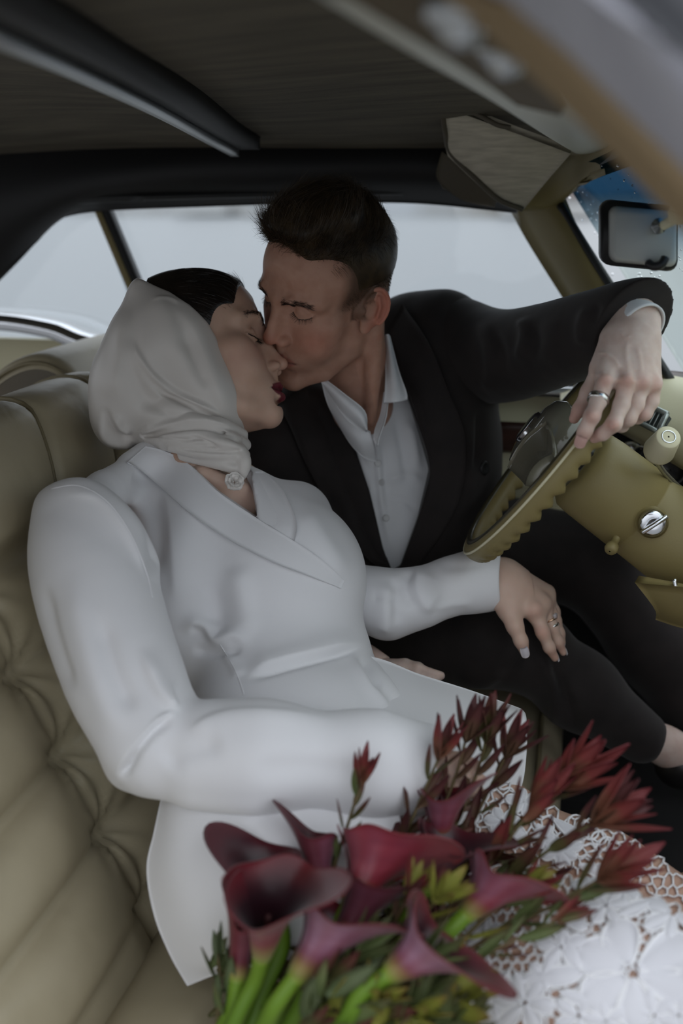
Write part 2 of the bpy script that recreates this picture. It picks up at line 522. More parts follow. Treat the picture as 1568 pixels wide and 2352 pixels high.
M_gls = glass_pane('clear_side_glass', (0.94, 0.96, 0.97), 0.05)
M_mirb = mat('mirror_housing_plastic', (0.42, 0.44, 0.43), 0.5, (0.46, 0.48, 0.47), 10)
M_mirr = mat('mirror_rim_black', (0.01, 0.01, 0.011), 0.4)
M_dial = mat('dial_face', (0.02, 0.02, 0.025), 0.25)
M_ventd = mat('vent_dark', (0.05, 0.058, 0.06), 0.5)
M_vent = mat('vent_metal', (0.36, 0.39, 0.38), 0.38, metal=0.7)
def unit_(a):
    a = np.asarray(a, float); return a/np.linalg.norm(a)
Yw = 1.60                                    # plane of the far side glass

# ------------------------------------------------------------------ outside: quay, water, far bank
def quad_plane(name, x0, x1, y0, y1, z, m, nx=2, ny=2):
    X = np.linspace(x0, x1, nx); Y = np.linspace(y0, y1, ny)
    G = np.stack(np.meshgrid(X, Y, indexing='ij')+[np.full((nx, ny), z)], -1).reshape(-1, 3)
    return obj(name, G, grid_faces(nx, ny).tolist(), m)
M_asph = mat('grey_concrete', (0.20, 0.198, 0.195), 0.85, (0.17, 0.168, 0.166), 3, bump=0.3, bscale=60)
tag(quad_plane('ground', -60, 60, -60, 6.5, 0.0, M_asph), 'grey concrete quay the car stands on', kind='structure')
M_wat, nt, b = _nt('grey_lake_water')
_set(b, Base_Color=(0.20, 0.215, 0.225, 1), Roughness=0.28, IOR=1.33, Specular_IOR_Level=0.6)
tc = nt.nodes.new('ShaderNodeTexCoord'); mp = nt.nodes.new('ShaderNodeMapping'); mp.inputs['Scale'].default_value = (0.35, 1.0, 1)
nz = nt.nodes.new('ShaderNodeTexNoise'); nz.inputs['Scale'].default_value = 1.3; nz.inputs['Detail'].default_value = 5
bp = nt.nodes.new('ShaderNodeBump'); bp.inputs['Strength'].default_value = 0.35; bp.inputs['Distance'].default_value = 0.12
nt.links.new(tc.outputs['Object'], mp.inputs['Vector']); nt.links.new(mp.outputs['Vector'], nz.inputs['Vector'])
nt.links.new(nz.outputs['Fac'], bp.inputs['Height']); nt.links.new(bp.outputs['Normal'], b.inputs['Normal'])
tag(quad_plane('water', -300, 300, 6.5, 112, -0.7, M_wat), 'pale grey rippled lake water beyond the car', kind='structure')
tag(obj('quay_edge', *prism([(-60, 6.5, -0.7), (60, 6.5, -0.7), (60, 6.5, 0), (-60, 6.5, 0)], (0, 0.3, 0)), M_asph, sm=False), 'concrete edge of the quay', kind='structure')
M_bank = mat('far_bank_earth', (0.16, 0.15, 0.13), 0.9, (0.30, 0.31, 0.32), 0.08, 3)
bx = np.linspace(-260, 120, 96)
bh = 0.9+0.7*np.abs(np.sin(bx*0.11))+0.8*np.abs(np.sin(bx*0.037+1))
bv = np.concatenate([np.stack([bx, np.full(96, 100.0), np.full(96, -0.7)], 1), np.stack([bx, 103+0*bx, -0.7+bh], 1), np.stack([bx, 125+0*bx, -0.7+bh*1.1], 1)])
tag(obj('far_bank', bv, grid_faces(3, 96)[:, ::-1], M_bank), 'low far shore across the water', kind='structure')
M_house = mat('far_house_wall', (0.55, 0.55, 0.54), 0.8)
M_roof2 = mat('far_house_roof', (0.14, 0.11, 0.10), 0.8)
for i, (hx, hw, hh) in enumerate([(-36, 5, 1.5), (-30, 3, 1.2), (-3, 8, 1.6)]):
    h0 = empty('boathouse', (hx, 98, -0.5))
    tag(h0, ['wide pale boathouse on the far shore behind the woman', 'small pale boathouse on the far shore', 'pale boathouse on the far shore at the windscreen side'][i], 'building', 'boathouses on the far shore')
    mb = MB(); mb.add(*rbox((hx, 98, -0.5+hh/2), np.eye(3), (hw/2, 3, hh/2), 0.02)); mb.build('wall', M_house, h0, False)
    mb = MB(); mb.add(*prism([(hx-hw/2-.4, 94.6, -0.5+hh), (hx+hw/2+.4, 94.6, -0.5+hh), (hx+hw/2-1, 96, 0.5+hh), (hx-hw/2+1, 96, 0.5+hh)], (0, 6, 0))); mb.build('roof', M_roof2, h0, False)

# ------------------------------------------------------------------ car body shell (setting)
# floor, firewall, sill
tag(obj('floor', *prism([(-1.3, 0.27, 0.20), (0.95, 0.27, 0.20), (0.95, 1.66, 0.20), (-1.3, 1.66, 0.20)], (0, 0, 0.04)), M_carpet, sm=False), 'black carpeted car floor', kind='structure')
mb = MB(); mb.add(*prism([(0.50, 0.30, 0.22), (0.78, 0.30, 0.55), (0.72, 0.30, 0.86), (0.76, 0.30, 0.90), (0.9, 0.30, 0.5), (0.9, 0.30, 0.22)], (0, 1.34, 0)))
tag(mb.build('wall_front', M_carpet, sm=False), 'black carpeted firewall of the footwell', kind='structure')
mb = MB(); mb.add(*rbox((-0.2, 0.31, 0.27), np.eye(3), (1.1, 0.05, 0.09), 0.4))
tag(mb.build('trim_1', M_kha), 'door sill below the open passenger door', kind='structure')
# far door and rear side panel
def door_prof(z):
    return Yw-0.03-0.05*smooth((0.93-z)/0.12)
zz = np.array([0.24, 0.45, 0.62, 0.70, 0.715, 0.785, 0.80, 0.86, 0.90, 0.925, 0.935])
xx = np.linspace(-0.62, 0.42, 40)
def belt(x):
    return 0.035*smooth((-x-0.45)/0.4)
G = np.array([[(x, door_prof(z)-0.012*math.exp(-((z-0.84)/.05)**2), z+belt(x)*(z-0.24)/0.7) for x in xx] for z in zz])
G = np.stack([cr(G[:, j], 60) for j in range(40)], 1)
v, f = shell(G[20:], 0.02)
door = tag(obj('door_1', v, f, M_khp), 'pale khaki driver door panel below the side window', kind='structure')
mb = MB(); mb.add(*shell(G[:21]+np.array([0, .004, 0]), .02)); mb.build('kick_panel', M_carpet, door)
wd = np.array([[(x, door_prof(z)-0.022, z) for x in np.linspace(-0.25, 0.16, 20)] for z in np.linspace(0.845, 0.885, 4)])
mb = MB(); mb.add(*shell(wd, 0.012)); mb.build('wood_strip', M_wood, door)
mb = MB(); mb.add(*sweep(np.array([(x, Yw-0.055, 0.936+belt(x)) for x in np.linspace(-0.62, 0.36, 24)]), [(-.02, -.006), (.02, -.006), (.016, .007), (-.016, .007)], (0, 0, 1))); mb.build('window_sill', M_satin, door)
mb = MB(); mb.add(*sweep(np.array([(x, Yw-0.034, 0.946+belt(x)) for x in np.linspace(-0.62, 0.34, 24)]), [(-.006, -.008), (.006, -.008), (.006, .012), (-.006, .012)], (0, 0, 1))); mb.build('window_seal', M_rub, door)
mb = MB(); mb.add(*rbox((-0.10, Yw-0.10, 0.735), np.eye(3), (0.20, 0.045, 0.03), 0.6)); mb.build('armrest', M_khp, door)
xx2 = np.linspace(-1.35, -0.60, 20)
G = np.array([[(x, Yw-0.06+0.03*smooth((z-0.7)/.3), z) for x in xx2] for z in np.linspace(0.24, 0.985, 16)])
v, f = shell(G, 0.03); tag(obj('wall_left', v, f, M_khp), 'pale khaki trim panel beside the rear seat', kind='structure')
mb = MB(); pts = cr([(-1.35, Yw-0.05, 1.012), (-1.0, Yw-0.05, 1.018), (-0.86, Yw-0.05, 1.008), (-0.78, Yw-0.05, 0.985), (-0.60, Yw-0.05, 0.965)], 30)
mb.add(*sweep(pts, [(-.03, -.012), (.03, -.012), (.024, .012), (-.024, .012)], (0, 0, 1)))
tag(mb.build('trim_2', M_chr), 'bright metal belt strip under the rear side window', kind='structure')
# headliner
nx, ny = 44, 40
def roof_z(x, y):
    t = (y-0.85)/0.72
    return 1.352-0.050*t*t-0.012*abs(t)**6-0.03*smooth((-x-0.6)/0.8)-0.008*np.cos((x+0.42)*math.pi*2/0.62)*(1-t*t)
G = np.array([[(x, y, roof_z(x, y)) for y in np.linspace(0.22, 1.575, ny)] for x in np.linspace(-1.4, -0.02, nx)])
v, f = shell(G, 0.012); tag(obj('ceiling', v, f, M_lin), 'dark olive cloth headliner of the folding roof', kind='structure')
# far roof rail with the curved rear window frame (black)
rowT = [(-420, 300, 1.66), (-100, 296, 1.62), (250, 300, 1.58), (600, 300, 1.54), (900, 304, 1.51), (1060, 312, 1.49), (1190, 335, 1.475)]
rowB = [(-420, 980, 1.74), (-60, 690, 1.70), (70, 540, 1.66), (150, 478, 1.635), (450, 458, 1.60), (900, 447, 1.55), (1190, 470, 1.52)]
rowM = [((a[0]+b[0])/2-10, (a[1]*.45+b[1]*.55), (a[2]+b[2])/2-.035) for a, b in zip(rowT, rowB)]
rail = MB(); rail.add(*sheet([rowT, rowM, rowB], 16, 60, 0.03))
rail = tag(rail.build('wall_left_roof_rail', M_blk), 'black padded roof rail above the far windows', kind='structure')
mb = MB(); P = cr([W(*q) for q in [(-200, 830, 1.70), (0, 590, 1.66), (60, 510, 1.63), (115, 470, 1.61), (190, 458, 1.59), (330, 452, 1.575)]], 40); mb.add(*tube(P, 0.0075, 8))
P = cr([W(*q) for q in [(300, 454, 1.575), (600, 446, 1.55), (860, 441, 1.525), (1000, 438, 1.515)]], 24); mb.add(*tube(P, 0.005, 8)); mb.build('seal', M_rub, rail)
# windows: quarter glass, divider, side glass
def pane(name, poly, y, m, label):
    P = [onY(px, py, y) for px, py in poly]
    return tag(obj(name, *prism(P, (0, 0.004, 0)), m, sm=False), label, kind='structure')
pane('window_1', [(212, 440), (1165, 430), (1230, 520), (1345, 690), (1480, 905), (330, 800)], Yw, M_gls, 'driver side window glass with the lake behind')
pane('window_2', [(-420, 990), (-60, 680), (80, 520), (150, 460), (225, 455), (350, 800), (-420, 800)], Yw+0.004, M_gls, 'rear quarter window glass')
mb = MB(); P = lin([onY(222, 440, Yw-.012), onY(330, 700, Yw-.012), onY(395, 860, Yw-.012)], 12)
mb.add(*sweep(P, [(-.012, -.008), (.012, -.008), (.012, .012), (-.012, .012)], (0, -1, 0)))
div = tag(mb.build('trim_3', M_rub), 'black divider bar between side and quarter window', kind='structure')
mb = MB(); P = lin([onY(215, 462, Yw-.026), onY(312, 690, Yw-.026), onY(372, 860, Yw-.026)], 12); mb.add(*tube(P, 0.0055, 8)); mb.build('khaki_edge', M_kha, div)
# far windscreen pillar
PA = [W(1196, 440, 1.50), W(1262, 560, 1.47), W(1400, 780, 1.44), W(1520, 960, 1.41)]
PB = [W(1290, 452, 1.44), W(1340, 560, 1.42), W(1460, 745, 1.39), W(1600, 960, 1.36)]
PC = [W(1160, 450, 1.54), W(1220, 560, 1.52), W(1360, 780, 1.50), W(1475, 960, 1.48)]
G = np.stack([cr(PC, 24), cr(PA, 24)*.75+cr(PC, 24)*.25, cr(PA, 24), cr(PA, 24)*.6+cr(PB, 24)*.4-MC[:, 2]*.012, cr(PA, 24)*.2+cr(PB, 24)*.8-MC[:, 2]*.008, cr(PB, 24), cr(PB, 24)+MC[:, 2]*.03], 1)
v, f = shell(G, 0.008); pil = tag(obj('trim_4', v, f, M_kha), 'khaki windscreen pillar beyond the steering wheel', kind='structure')
mb = MB(); mb.add(*tube(cr([W(1286, 470, 1.437), W(1350, 575, 1.415), W(1440, 715, 1.39), W(1545, 880, 1.365)], 24), 0.006, 8)); mb.build('seal', M_rub, pil)
# windscreen glass: blue shade band at the top, drops of rain
M_ws = bpy.data.materials.new('windscreen_glass'); M_ws.use_nodes = True
nt = M_ws.node_tree; N, Lk = nt.nodes, nt.links; N.remove(N['Principled BSDF'])
tr = N.new('ShaderNodeBsdfTransparent'); gl = N.new('ShaderNodeBsdfGlossy'); gl.inputs['Roughness'].default_value = 0.03
tc = N.new('ShaderNodeTexCoord'); sp = N.new('ShaderNodeSeparateXYZ'); mr = N.new('ShaderNodeMapRange')
mr.inputs['From Min'].default_value = 1.145; mr.inputs['From Max'].default_value = 1.225
mx = N.new('ShaderNodeMix'); mx.data_type = 'RGBA'; mx.inputs['A'].default_value = (0.93, 0.97, 0.95, 1); mx.inputs['B'].default_value = (0.14, 0.26, 0.36, 1)
Lk.new(tc.outputs['Object'], sp.inputs[0]); Lk.new(sp.outputs['Z'], mr.inputs['Value']); Lk.new(mr.outputs['Result'], mx.inputs['Factor'])
Lk.new(mx.outputs['Result'], tr.inputs['Color'])
mm = N.new('ShaderNodeMixShader'); mm.inputs['Fac'].default_value = 0.06
Lk.new(tr.outputs[0], mm.inputs[1]); Lk.new(gl.outputs[0], mm.inputs[2]); Lk.new(mm.outputs[0], N['Material Output'].inputs['Surface'])
wsT = [(1290, 395, 1.46), (1420, 335, 1.15), (1490, 215, 0.85), (1500, 60, 0.62)]
wsB = [(1640, 960, 1.44), (1800, 985, 1.18), (2000, 1050, 0.95), (2300, 1150, 0.75)]
G = interp_grid(np.array([[W(*q) for q in r] for r in (wsT, wsB)]), 20, 24)
v, f = shell(G, 0.005); ws = tag(obj('window_3', v, f, M_ws), 'windscreen glass with a blue shade band and rain drops', kind='structure')
M_drop = mat('rain_drop', (0.85, 0.9, 0.95), 0.05, trans=1.0, ior=1.33)
mb = MB(); rr = np.random.default_rng(3)
for _ in range(170):
    q = G[rr.integers(1, 9), rr.integers(0, 14)]+rr.normal(0, .012, 3)*np.array([1, 1, .6]); s = rr.uniform(.0009, .0022)
    i = rr.integers(0, 1)
    mb.add(*lathe(q, MC[:, 2]*-1, [(0.0002, s*.6), (s*.7, s*.45), (s, 0), (s*.7, -s*.45), (0.0002, -s*.6)], 6))
tag(mb.build('rain_drops', M_drop, ws), kind='stuff')
# header above the windscreen, running towards the camera, with two roof latches
HP = cr([W(*q) for q in [(1338, 352, 1.44), (1255, 300, 1.10), (1120, 208, 0.80), (930, 90, 0.58), (700, -60, 0.45)]], 30)
G = []
for t, p in zip(np.linspace(0, 1, 30), HP):
    w = 0.050+0.015*t
    fwdx = np.array([1, 0, 0.0]); up = np.array([0, 0, 1.0])
    G.append([p+up*.03, p+up*0.004, p-up*.004+fwdx*.006, p+fwdx*w*.5-up*.006, p+fwdx*w-up*.004, p+fwdx*(w+.012)+up*.004, p+fwdx*(w+.012)+up*.02, p+fwdx*(w+.03)+up*.016, p+fwdx*(w+.055)+up*.004, p+fwdx*(w+.075)-up*.004, p+fwdx*(w+.085)+up*.03])
G = np.stack([cr(g, 40) for g in np.array(G)]); v, f = shell(G, 0.008)
hd = tag(obj('trim_5', v, f, M_hdr), 'pale windscreen header under the front edge of the roof', kind='structure')
for (px, py, d) in [(1060, 62, 0.43), (1163, 140, 0.51)]:
    mb = MB(); mb.add(*lathe(W(px, py, d), (0.1, -.3, -1), [(0.002, -.012), (.008, -.010), (.0105, 0), (.0085, .006), (.002, .008)], 20)); mb.add(*rbox(W(px-8, py-30, d+.005), np.eye(3), (.012, .02, .006), .3)); mb.build('roof_latch', M_satin, hd)
# near windscreen pillar (passenger side): tan seal, grey lilac paint, dark outer gutter
def strip(pts0, pts1, th, name, m, parent=None, bul=0.0):
    A, B = cr([W(*q) for q in pts0], 24), cr([W(*q) for q in pts1], 24)
    ts = np.linspace(0, 1, 9)
    G = np.stack([A*(1-t)+B*t-MC[:, 2]*bul*4*t*(1-t) for t in ts], 1)
    v, f = shell(G, th); return obj(name, v, f, m, parent)
e = empty('trim_6', W(1400, 200, .42)); tag(e, 'blurred grey lilac passenger windscreen pillar close to the camera', kind='structure')
strip([(940, -120, .40), (1110, 30, .42), (1340, 250, .44), (1568, 488, .46), (1800, 740, .48), (2300, 1290, .53)], [(1010, -140, .385), (1190, 20, .405), (1400, 225, .425), (1620, 452, .445), (1850, 700, .465), (2350, 1250, .515)], .012, 'weather_seal', M_gold, e, .006)
strip([(1000, -140, .39), (1185, 18, .41), (1395, 222, .43), (1615, 450, .45), (1850, 700, .47), (2350, 1250, .52)], [(1270, -140, .36), (1430, 10, .38), (1600, 170, .40), (1760, 330, .42), (1980, 570, .44), (2480, 1120, .49)], .012, 'painted_pillar', M_paint, e, .012)
strip([(1265, -140, .365), (1428, 8, .385), (1597, 168, .405), (1760, 328, .425), (1980, 570, .445), (2480, 1120, .495)], [(1500, -140, .40), (1660, 10, .42), (1800, 170, .44), (1960, 330, .45), (2100, 500, .46), (2600, 1050, .51)], .012, 'outer_gutter', mat('dark_gutter', (0.06, 0.062, 0.07), 0.4), e, .01)
strip([(700, -80, .42), (905, 42, .475), (1075, 148, .58), (1190, 232, .72)], [(1000, -80, .40), (1105, 30, .44), (1215, 150, .53), (1292, 256, .66)], .006, 'recess_shade_strip', mat('brown_recess_shade', (0.11, 0.085, 0.05), 0.6), hd)  # strip over the header, shadow of the latch recess put into its brown
# near roof rail over the open door
mb = MB(); P = lin([(-1.5, .25, 1.30), (-0.12, .27, 1.335)], 20); mb.add(*sweep(P, [(-.03, -.012), (.03, -.012), (.03, .02), (-.03, .02)], (0, 0, 1)))
tag(mb.build('trim_7', M_gold), 'roof rail over the open passenger door', kind='structure')
# roof bow: dark cloth cover with a light metal strip
bow = empty('trim_8', W(300, 200, .8)); tag(bow, 'roof bow with a light metal strip across the headliner', kind='structure')
bp0 = np.array([W(*q) for q in [(-330, -70, .44), (0, 80, .62), (200, 170, .83), (370, 254, 1.08), (478, 314, 1.33), (540, 348, 1.45)]])
P = cr(bp0, 40)
mb = MB(); mb.add(*sweep(P, [(-.006, -.007), (.006, -.007), (.006, .006), (-.006, .006)], (0, 0, 1))); mb.build('metal_strip', M_satin, bow)
P2 = P+np.array([.020, 0, .014]); mb = MB(); mb.add(*sweep(P2, [(-.018, -.012), (.018, -.012), (.018, .014), (-.018, .014)], (0, 0, 1))); mb.build('cloth_cover', M_blk, bow)

# ------------------------------------------------------------------ sun visor
vz = empty('sun_visor', W(1180, 350, 1.36)); tag(vz, 'tan cloth sun visor folded down by the windscreen header', 'sun visor')
mb = MB(); mb.add(*sheet([[(1022, 240, 1.30), (1090, 262, 1.29), (1180, 296, 1.285), (1312, 345, 1.29)], [(1022, 300, 1.335), (1090, 330, 1.33), (1170, 370, 1.325), (1262, 402, 1.33)], [(1036, 350, 1.37), (1090, 405, 1.37), (1145, 455, 1.37), (1200, 478, 1.375)]], 14, 20, .014))
mb.build('panel', M_vis, vz)
mb = MB(); mb.add(*tube(cr([W(*q) for q in [(1024, 238, 1.29), (1018, 262, 1.305), (1022, 302, 1.325), (1034, 350, 1.36), (1090, 408, 1.36), (1145, 458, 1.36), (1200, 481, 1.365)]], 30), .0035, 8)); mb.add(*tube(cr([W(*q) for q in [(1024, 238, 1.29), (1095, 262, 1.28), (1140, 286, 1.275), (1172, 293, 1.275)]], 16), .003, 8)); mb.build('piping', M_visd, vz)
mb = MB(); mb.add(*sheet([[(1018, 345, 1.40), (1075, 390, 1.40), (1150, 452, 1.40)], [(1004, 400, 1.42), (1060, 440, 1.42), (1140, 462, 1.41)], [(1016, 432, 1.425), (1062, 452, 1.425), (1138, 464, 1.415)]], 10, 12, .016)); mb.build('shaded_underside', M_visd, vz)  # underside of the visor, its shadow put into the dark colour
# khaki corner trim between visor and pillar
mb = MB(); mb.add(*sheet([[(1312, 350, 1.36), (1390, 330, 1.25), (1500, 300, 1.0), (1560, 250, .8)], [(1262, 410, 1.42), (1330, 405, 1.36), (1430, 365, 1.2), (1540, 330, 1.0)], [(1196, 478, 1.46), (1272, 468, 1.45), (1300, 432, 1.42), (1400, 385, 1.28)]], 12, 20, .012))
tag(mb.build('trim_9', M_kha), 'khaki corner trim above the far windscreen pillar', kind='structure')
# ------------------------------------------------------------------ interior mirror
mi = empty('rear_view_mirror', W(1460, 535, 1.02)); tag(mi, 'grey backed interior mirror hanging at the windscreen', 'mirror')
def rrect(x0, y0, x1, y1, r, n=5, sk=0):
    out = []
    for cx, cy, a0 in ((x1-r, y0+r, -90), (x1-r, y1-r, 0), (x0+r, y1-r, 90), (x0+r, y0+r, 180)):
        for a in np.linspace(a0, a0+90, n):
            out.append((cx+r*math.cos(math.radians(a)), cy+r*math.sin(math.radians(a))))
    return out
def loft_px(rings, m, name, parent, capm=True):
    R = [np.array([W(x, y, d) for x, y in r]) for r, d in rings]
    n = len(R[0]); v = np.concatenate(R); f = grid_faces(len(R), n, True).tolist(); f.append(list(range(n))); f.append([(len(R)-1)*n+i for i in range(n)][::-1])
    mb = MB(); mb.add(v, f); return mb.build(name, m, parent)
sk = lambda r, dx, s: [(x+(x-1400)*0+dx, y+s*(x-1380)) for x, y in r]
loft_px([(sk(rrect(1378, 458, 1556, 606, 24), -4, .10), 1.075), (sk(rrect(1376, 456, 1556, 608, 26), 0, .10), 1.055), (sk(rrect(1378, 460, 1552, 606, 26), 4, .08), 1.03)], M_mirr, 'rim', mi)
loft_px([(sk(rrect(1394, 470, 1552, 600, 20), 2, .09), 1.032), (sk(rrect(1398, 474, 1546, 596, 20), 4, .09), 1.01), (sk(rrect(1406, 482, 1540, 590, 18), 6, .09), 1.0)], M_mirb, 'housing', mi)
mb = MB(); mb.add(*tube(cr([W(1560, 490, .92), W(1545, 505, .97), W(1518, 520, .995), W(1505, 526, 1.0)], 14), [.011, .009, .007, .006, .005, .005, .005, .005, .005, .005, .005, .005, .005, .005], 12)); mb.build('stem', M_khp, mi)
mb = MB(); mb.add(*lathe(W(1512, 520, .994), -MC[:, 2], [(.002, -.006), (.007, -.004), (.008, .002), (.002, .005)], 16)); mb.build('ball_joint', M_satin, mi)
mb = MB(); mb.add(*tube(cr([W(1488, 604, 1.0), W(1500, 612, .995), W(1518, 608, .992), W(1528, 592, .992)], 10), .0045, 8)); mb.build('dip_lever', M_mirr, mi)

# ------------------------------------------------------------------ dashboard
dash = empty('dashboard', W(1500, 1000, 1.3)); tag(dash, 'khaki padded dashboard with chrome vent behind the steering wheel', 'dashboard')
pad = [[(1290, 900, 1.54), (1400, 872, 1.52), (1500, 862, 1.46), (1640, 880, 1.32), (1850, 940, 1.1), (2400, 1080, .78)],
       [(1290, 925, 1.47), (1400, 896, 1.42), (1500, 890, 1.36), (1640, 925, 1.22), (1850, 1020, 1.02), (2430, 1250, .72)],
       [(1300, 935, 1.44), (1400, 930, 1.37), (1500, 955, 1.29), (1640, 1015, 1.17), (1850, 1130, .98), (2450, 1420, .70)],
       [(1310, 945, 1.44), (1400, 962, 1.36), (1500, 1012, 1.28), (1640, 1095, 1.16), (1850, 1220, .97), (2470, 1540, .69)],
       [(1320, 950, 1.50), (1405, 975, 1.42), (1500, 1026, 1.34), (1640, 1110, 1.22), (1850, 1240, 1.02), (2480, 1560, .74)]]
mb = MB(); mb.add(*sheet(pad, 30, 56, .012)); mb.build('pad', M_khp, dash)
mb = MB(); mb.add(*sheet([[(1480, 858, 1.475), (1560, 862, 1.40), (1700, 885, 1.26)], [(1480, 876, 1.44), (1560, 884, 1.355), (1700, 915, 1.21)]], 6, 16, .012)); mb.build('wood_strip', M_wood, dash)
mb = MB(); mb.add(*sheet([[(1310, 950, 1.50), (1450, 985, 1.45), (1620, 1080, 1.33), (1850, 1220, 1.15), (2500, 1560, .80)], [(1330, 1100, 1.50), (1450, 1100, 1.46), (1620, 1200, 1.34), (1850, 1350, 1.15), (2520, 1750, .80)], [(1350, 1240, 1.48), (1450, 1220, 1.44), (1620, 1300, 1.32), (1850, 1480, 1.15), (2540, 1950, .80)]], 12, 16, .01)); mb.build('instrument_panel', M_dial, dash)
mb = MB(); mb.add(*sheet([[(1440, 1072, 1.37), (1500, 1105, 1.32), (1568, 1150, 1.26), (1750, 1260, 1.1), (2480, 1780, .76)], [(1436, 1092, 1.36), (1500, 1128, 1.31), (1568, 1175, 1.25), (1750, 1290, 1.09), (2480, 1830, .75)], [(1450, 1200, 1.38), (1500, 1230, 1.34), (1568, 1270, 1.28), (1750, 1400, 1.12), (2500, 2020, .78)]], 10, 16, .012)); mb.build('lower_lip', M_kha, dash)
for (px, py, d, r) in [(1448, 1036, 1.42, .012), (1472, 1042, 1.41, .010), (1500, 1060, 1.39, .02), (1540, 1080, 1.36, .02)]:
    mb = MB(); mb.add(*lathe(W(px, py, d), W(px-60, py-20, d-.2)-W(px, py, d), [(r, 0), (r*1.15, .003), (r*1.15, .007), (r*.9, .007), (r*.88, .003), (.001, .003)], 20)); mb.build('gauge', M_chr if r < .015 else M_dial, dash)
# air vent: frame with upright slats
pv, pf = sheet(pad, 30, 56, .012); bvp = bvh_of(pv, pf)
va = np.array([hit(bvp, *q)[0] for q in ((1464, 926), (1542, 962), (1522, 1004), (1440, 962))])
nrm = unit_(np.cross(va[1]-va[0], va[3]-va[0])); nrm *= -np.sign(nrm@MC[:, 2]); va = va+nrm*.010
vent = MB()
for a, bb in zip(va, np.roll(va, -1, 0)): vent.add(*tube(lin([a, bb], 4), .0034, 6))
vent = vent.build('vent_frame', M_vent, dash)
mb = MB(); mb.add(*prism(va-nrm*.005, -nrm*.008)); mb.build('vent_back', M_ventd, dash, False)
for t in np.linspace(.08, .92, 9):
    a = va[0]*(1-t)+va[1]*t; bb = va[3]*(1-t)+va[2]*t; m = MB(); m.add(*tube(lin([a, bb], 3), .0011, 5)); m.build('vent_slat', M_vent, vent)
mb = MB(); mb.add(*lathe(va.mean(0), nrm, [(.006, 0), (.007, .003), (.004, .006), (.001, .006)], 14)); mb.build('vent_knob', M_vent, vent)
mb = MB(); mb.add(*sheet([[(1462, 1330, 1.16), (1568, 1345, 1.12), (1700, 1365, 1.05)], [(1510, 1390, 1.17), (1568, 1405, 1.13), (1700, 1430, 1.06)], [(1512, 1415, 1.20), (1568, 1432, 1.16), (1700, 1460, 1.1)]], 8, 10, .012)); mb.build('lower_panel', M_kha, dash)
mb = MB(); mb.add(*tube(lin([W(1548, 1330, 1.125), W(1554, 1362, 1.125), W(1600, 1372, 1.11)], 12), .0025, 8)); mb.build('chrome_bezel', M_chr, dash)

# ------------------------------------------------------------------ steering column
ax_n = np.array([-.815, 0, .58]); ax_n /= np.linalg.norm(ax_n)        # towards the driver
wc = np.array([-.010, 1.2, .930]); RW = .157
iu = np.array([.58, 0, .815]); iv = np.array([0, 1.0, 0])
sc_ = empty('steering_column', wc-ax_n*.12); tag(sc_, 'khaki steering column with chrome ignition switch', 'steering column')
mb = MB(); mb.add(*lathe(wc, -ax_n, [(.030, .035), (.046, .037), (.0525, .045), (.054, .060), (.055, .125), (.0535, .127), (.0535, .130), (.055, .132), (.0565, .20), (.058, .262), (.0565, .264), (.0565, .268), (.062, .272), (.066, .34), (.068, .45), (.03, .452)], 48)); mb.build('housing', M_kha, sc_)
def on_col(px, py, dd=1.18):
    return W(px, py, dd)
ig = W(1497, 1197, 1.1); 
def col_surface(px, py, r=.0575):
    d = MC @ V(px, py, 1.0); o = CAM-wc
    dn = d-ax_n*(d@ax_n); on = o-ax_n*(o@ax_n)
    a, b_, c = dn@dn, 2*dn@on, on@on-r*r; q = b_*b_-4*a*c
    t = (-b_-math.sqrt(max(q, 0)))/(2*a); p = CAM+d*t; n = (p-wc); n -= ax_n*(n@ax_n); return p, n/np.linalg.norm(n)
p, n = col_surface(1497, 1200)
mb = MB(); mb.add(*lathe(p-n*.008, n, [(.0185, 0), (.0185, .010), (.016, .013)], 28)); mb.build('switch_collar', M_kha, sc_)
mb = MB(); mb.add(*lathe(p, n, [(.0145, 0), (.0145, .007), (.0125, .009), (.004, .006), (.001, .006)], 28)); ign = mb.build('ignition_switch', M_chr, sc_)
mb = MB(); mb.add(*rbox(p+n*.012, np.array([ax_n*.3+np.cross(n, ax_n)*.95, n, np.cross(n, ax_n*.3+np.cross(n, ax_n)*.95)]), (.017, .006, .0022), .4)); mb.build('switch_lever', M_chr, ign)
p, n = col_surface(1414, 1240)
mb = MB(); mb.add(*lathe(p-n*.004, n, [(.0045, 0), (.0045, .012), (.0072, .013), (.008, .020), (.006, .024), (.001, .024)], 20)); mb.build('pull_knob', M_kha, sc_)
p, n = col_surface(1340, 1035, .05)
# selector lever with cylindrical knob
lv = empty('gear_selector', W(1535, 1010, 1.1)); tag(lv, 'khaki gear selector knob on a thin curved column lever', 'gear lever')
ka = W(1548, 985, 1.085); kb = W(1512, 1036, 1.135); kd = (ka-kb)/np.linalg.norm(ka-kb)
mb = MB(); mb.add(*lathe(kb, kd, [(.004, -.004), (.0165, -.003), (.0178, .002), (.0150, .026), (.0138, .034), (.0128, .0355), (.001, .0355)], 36)); mb.build('knob', M_khp, lv)
mb = MB(); q = kb+kd*.0357; mb.add(*tube(np.array([q+.0098*(np.cos(t)*np.cross(kd, [0, 0, 1])+np.sin(t)*np.cross(kd, np.cross(kd, [0, 0, 1]))) for t in np.linspace(0, 2*np.pi, 30)]), .0009, 6, False)); mb.build('chrome_ring', M_chr, lv)
mb = MB(); mb.add(*tube(cr([kb, W(1506, 1052, 1.15), W(1525, 1085, 1.17), W(1570, 1130, 1.19), W(1640, 1190, 1.2)], 20), .0035, 8)); mb.build('lever', M_satin, lv)

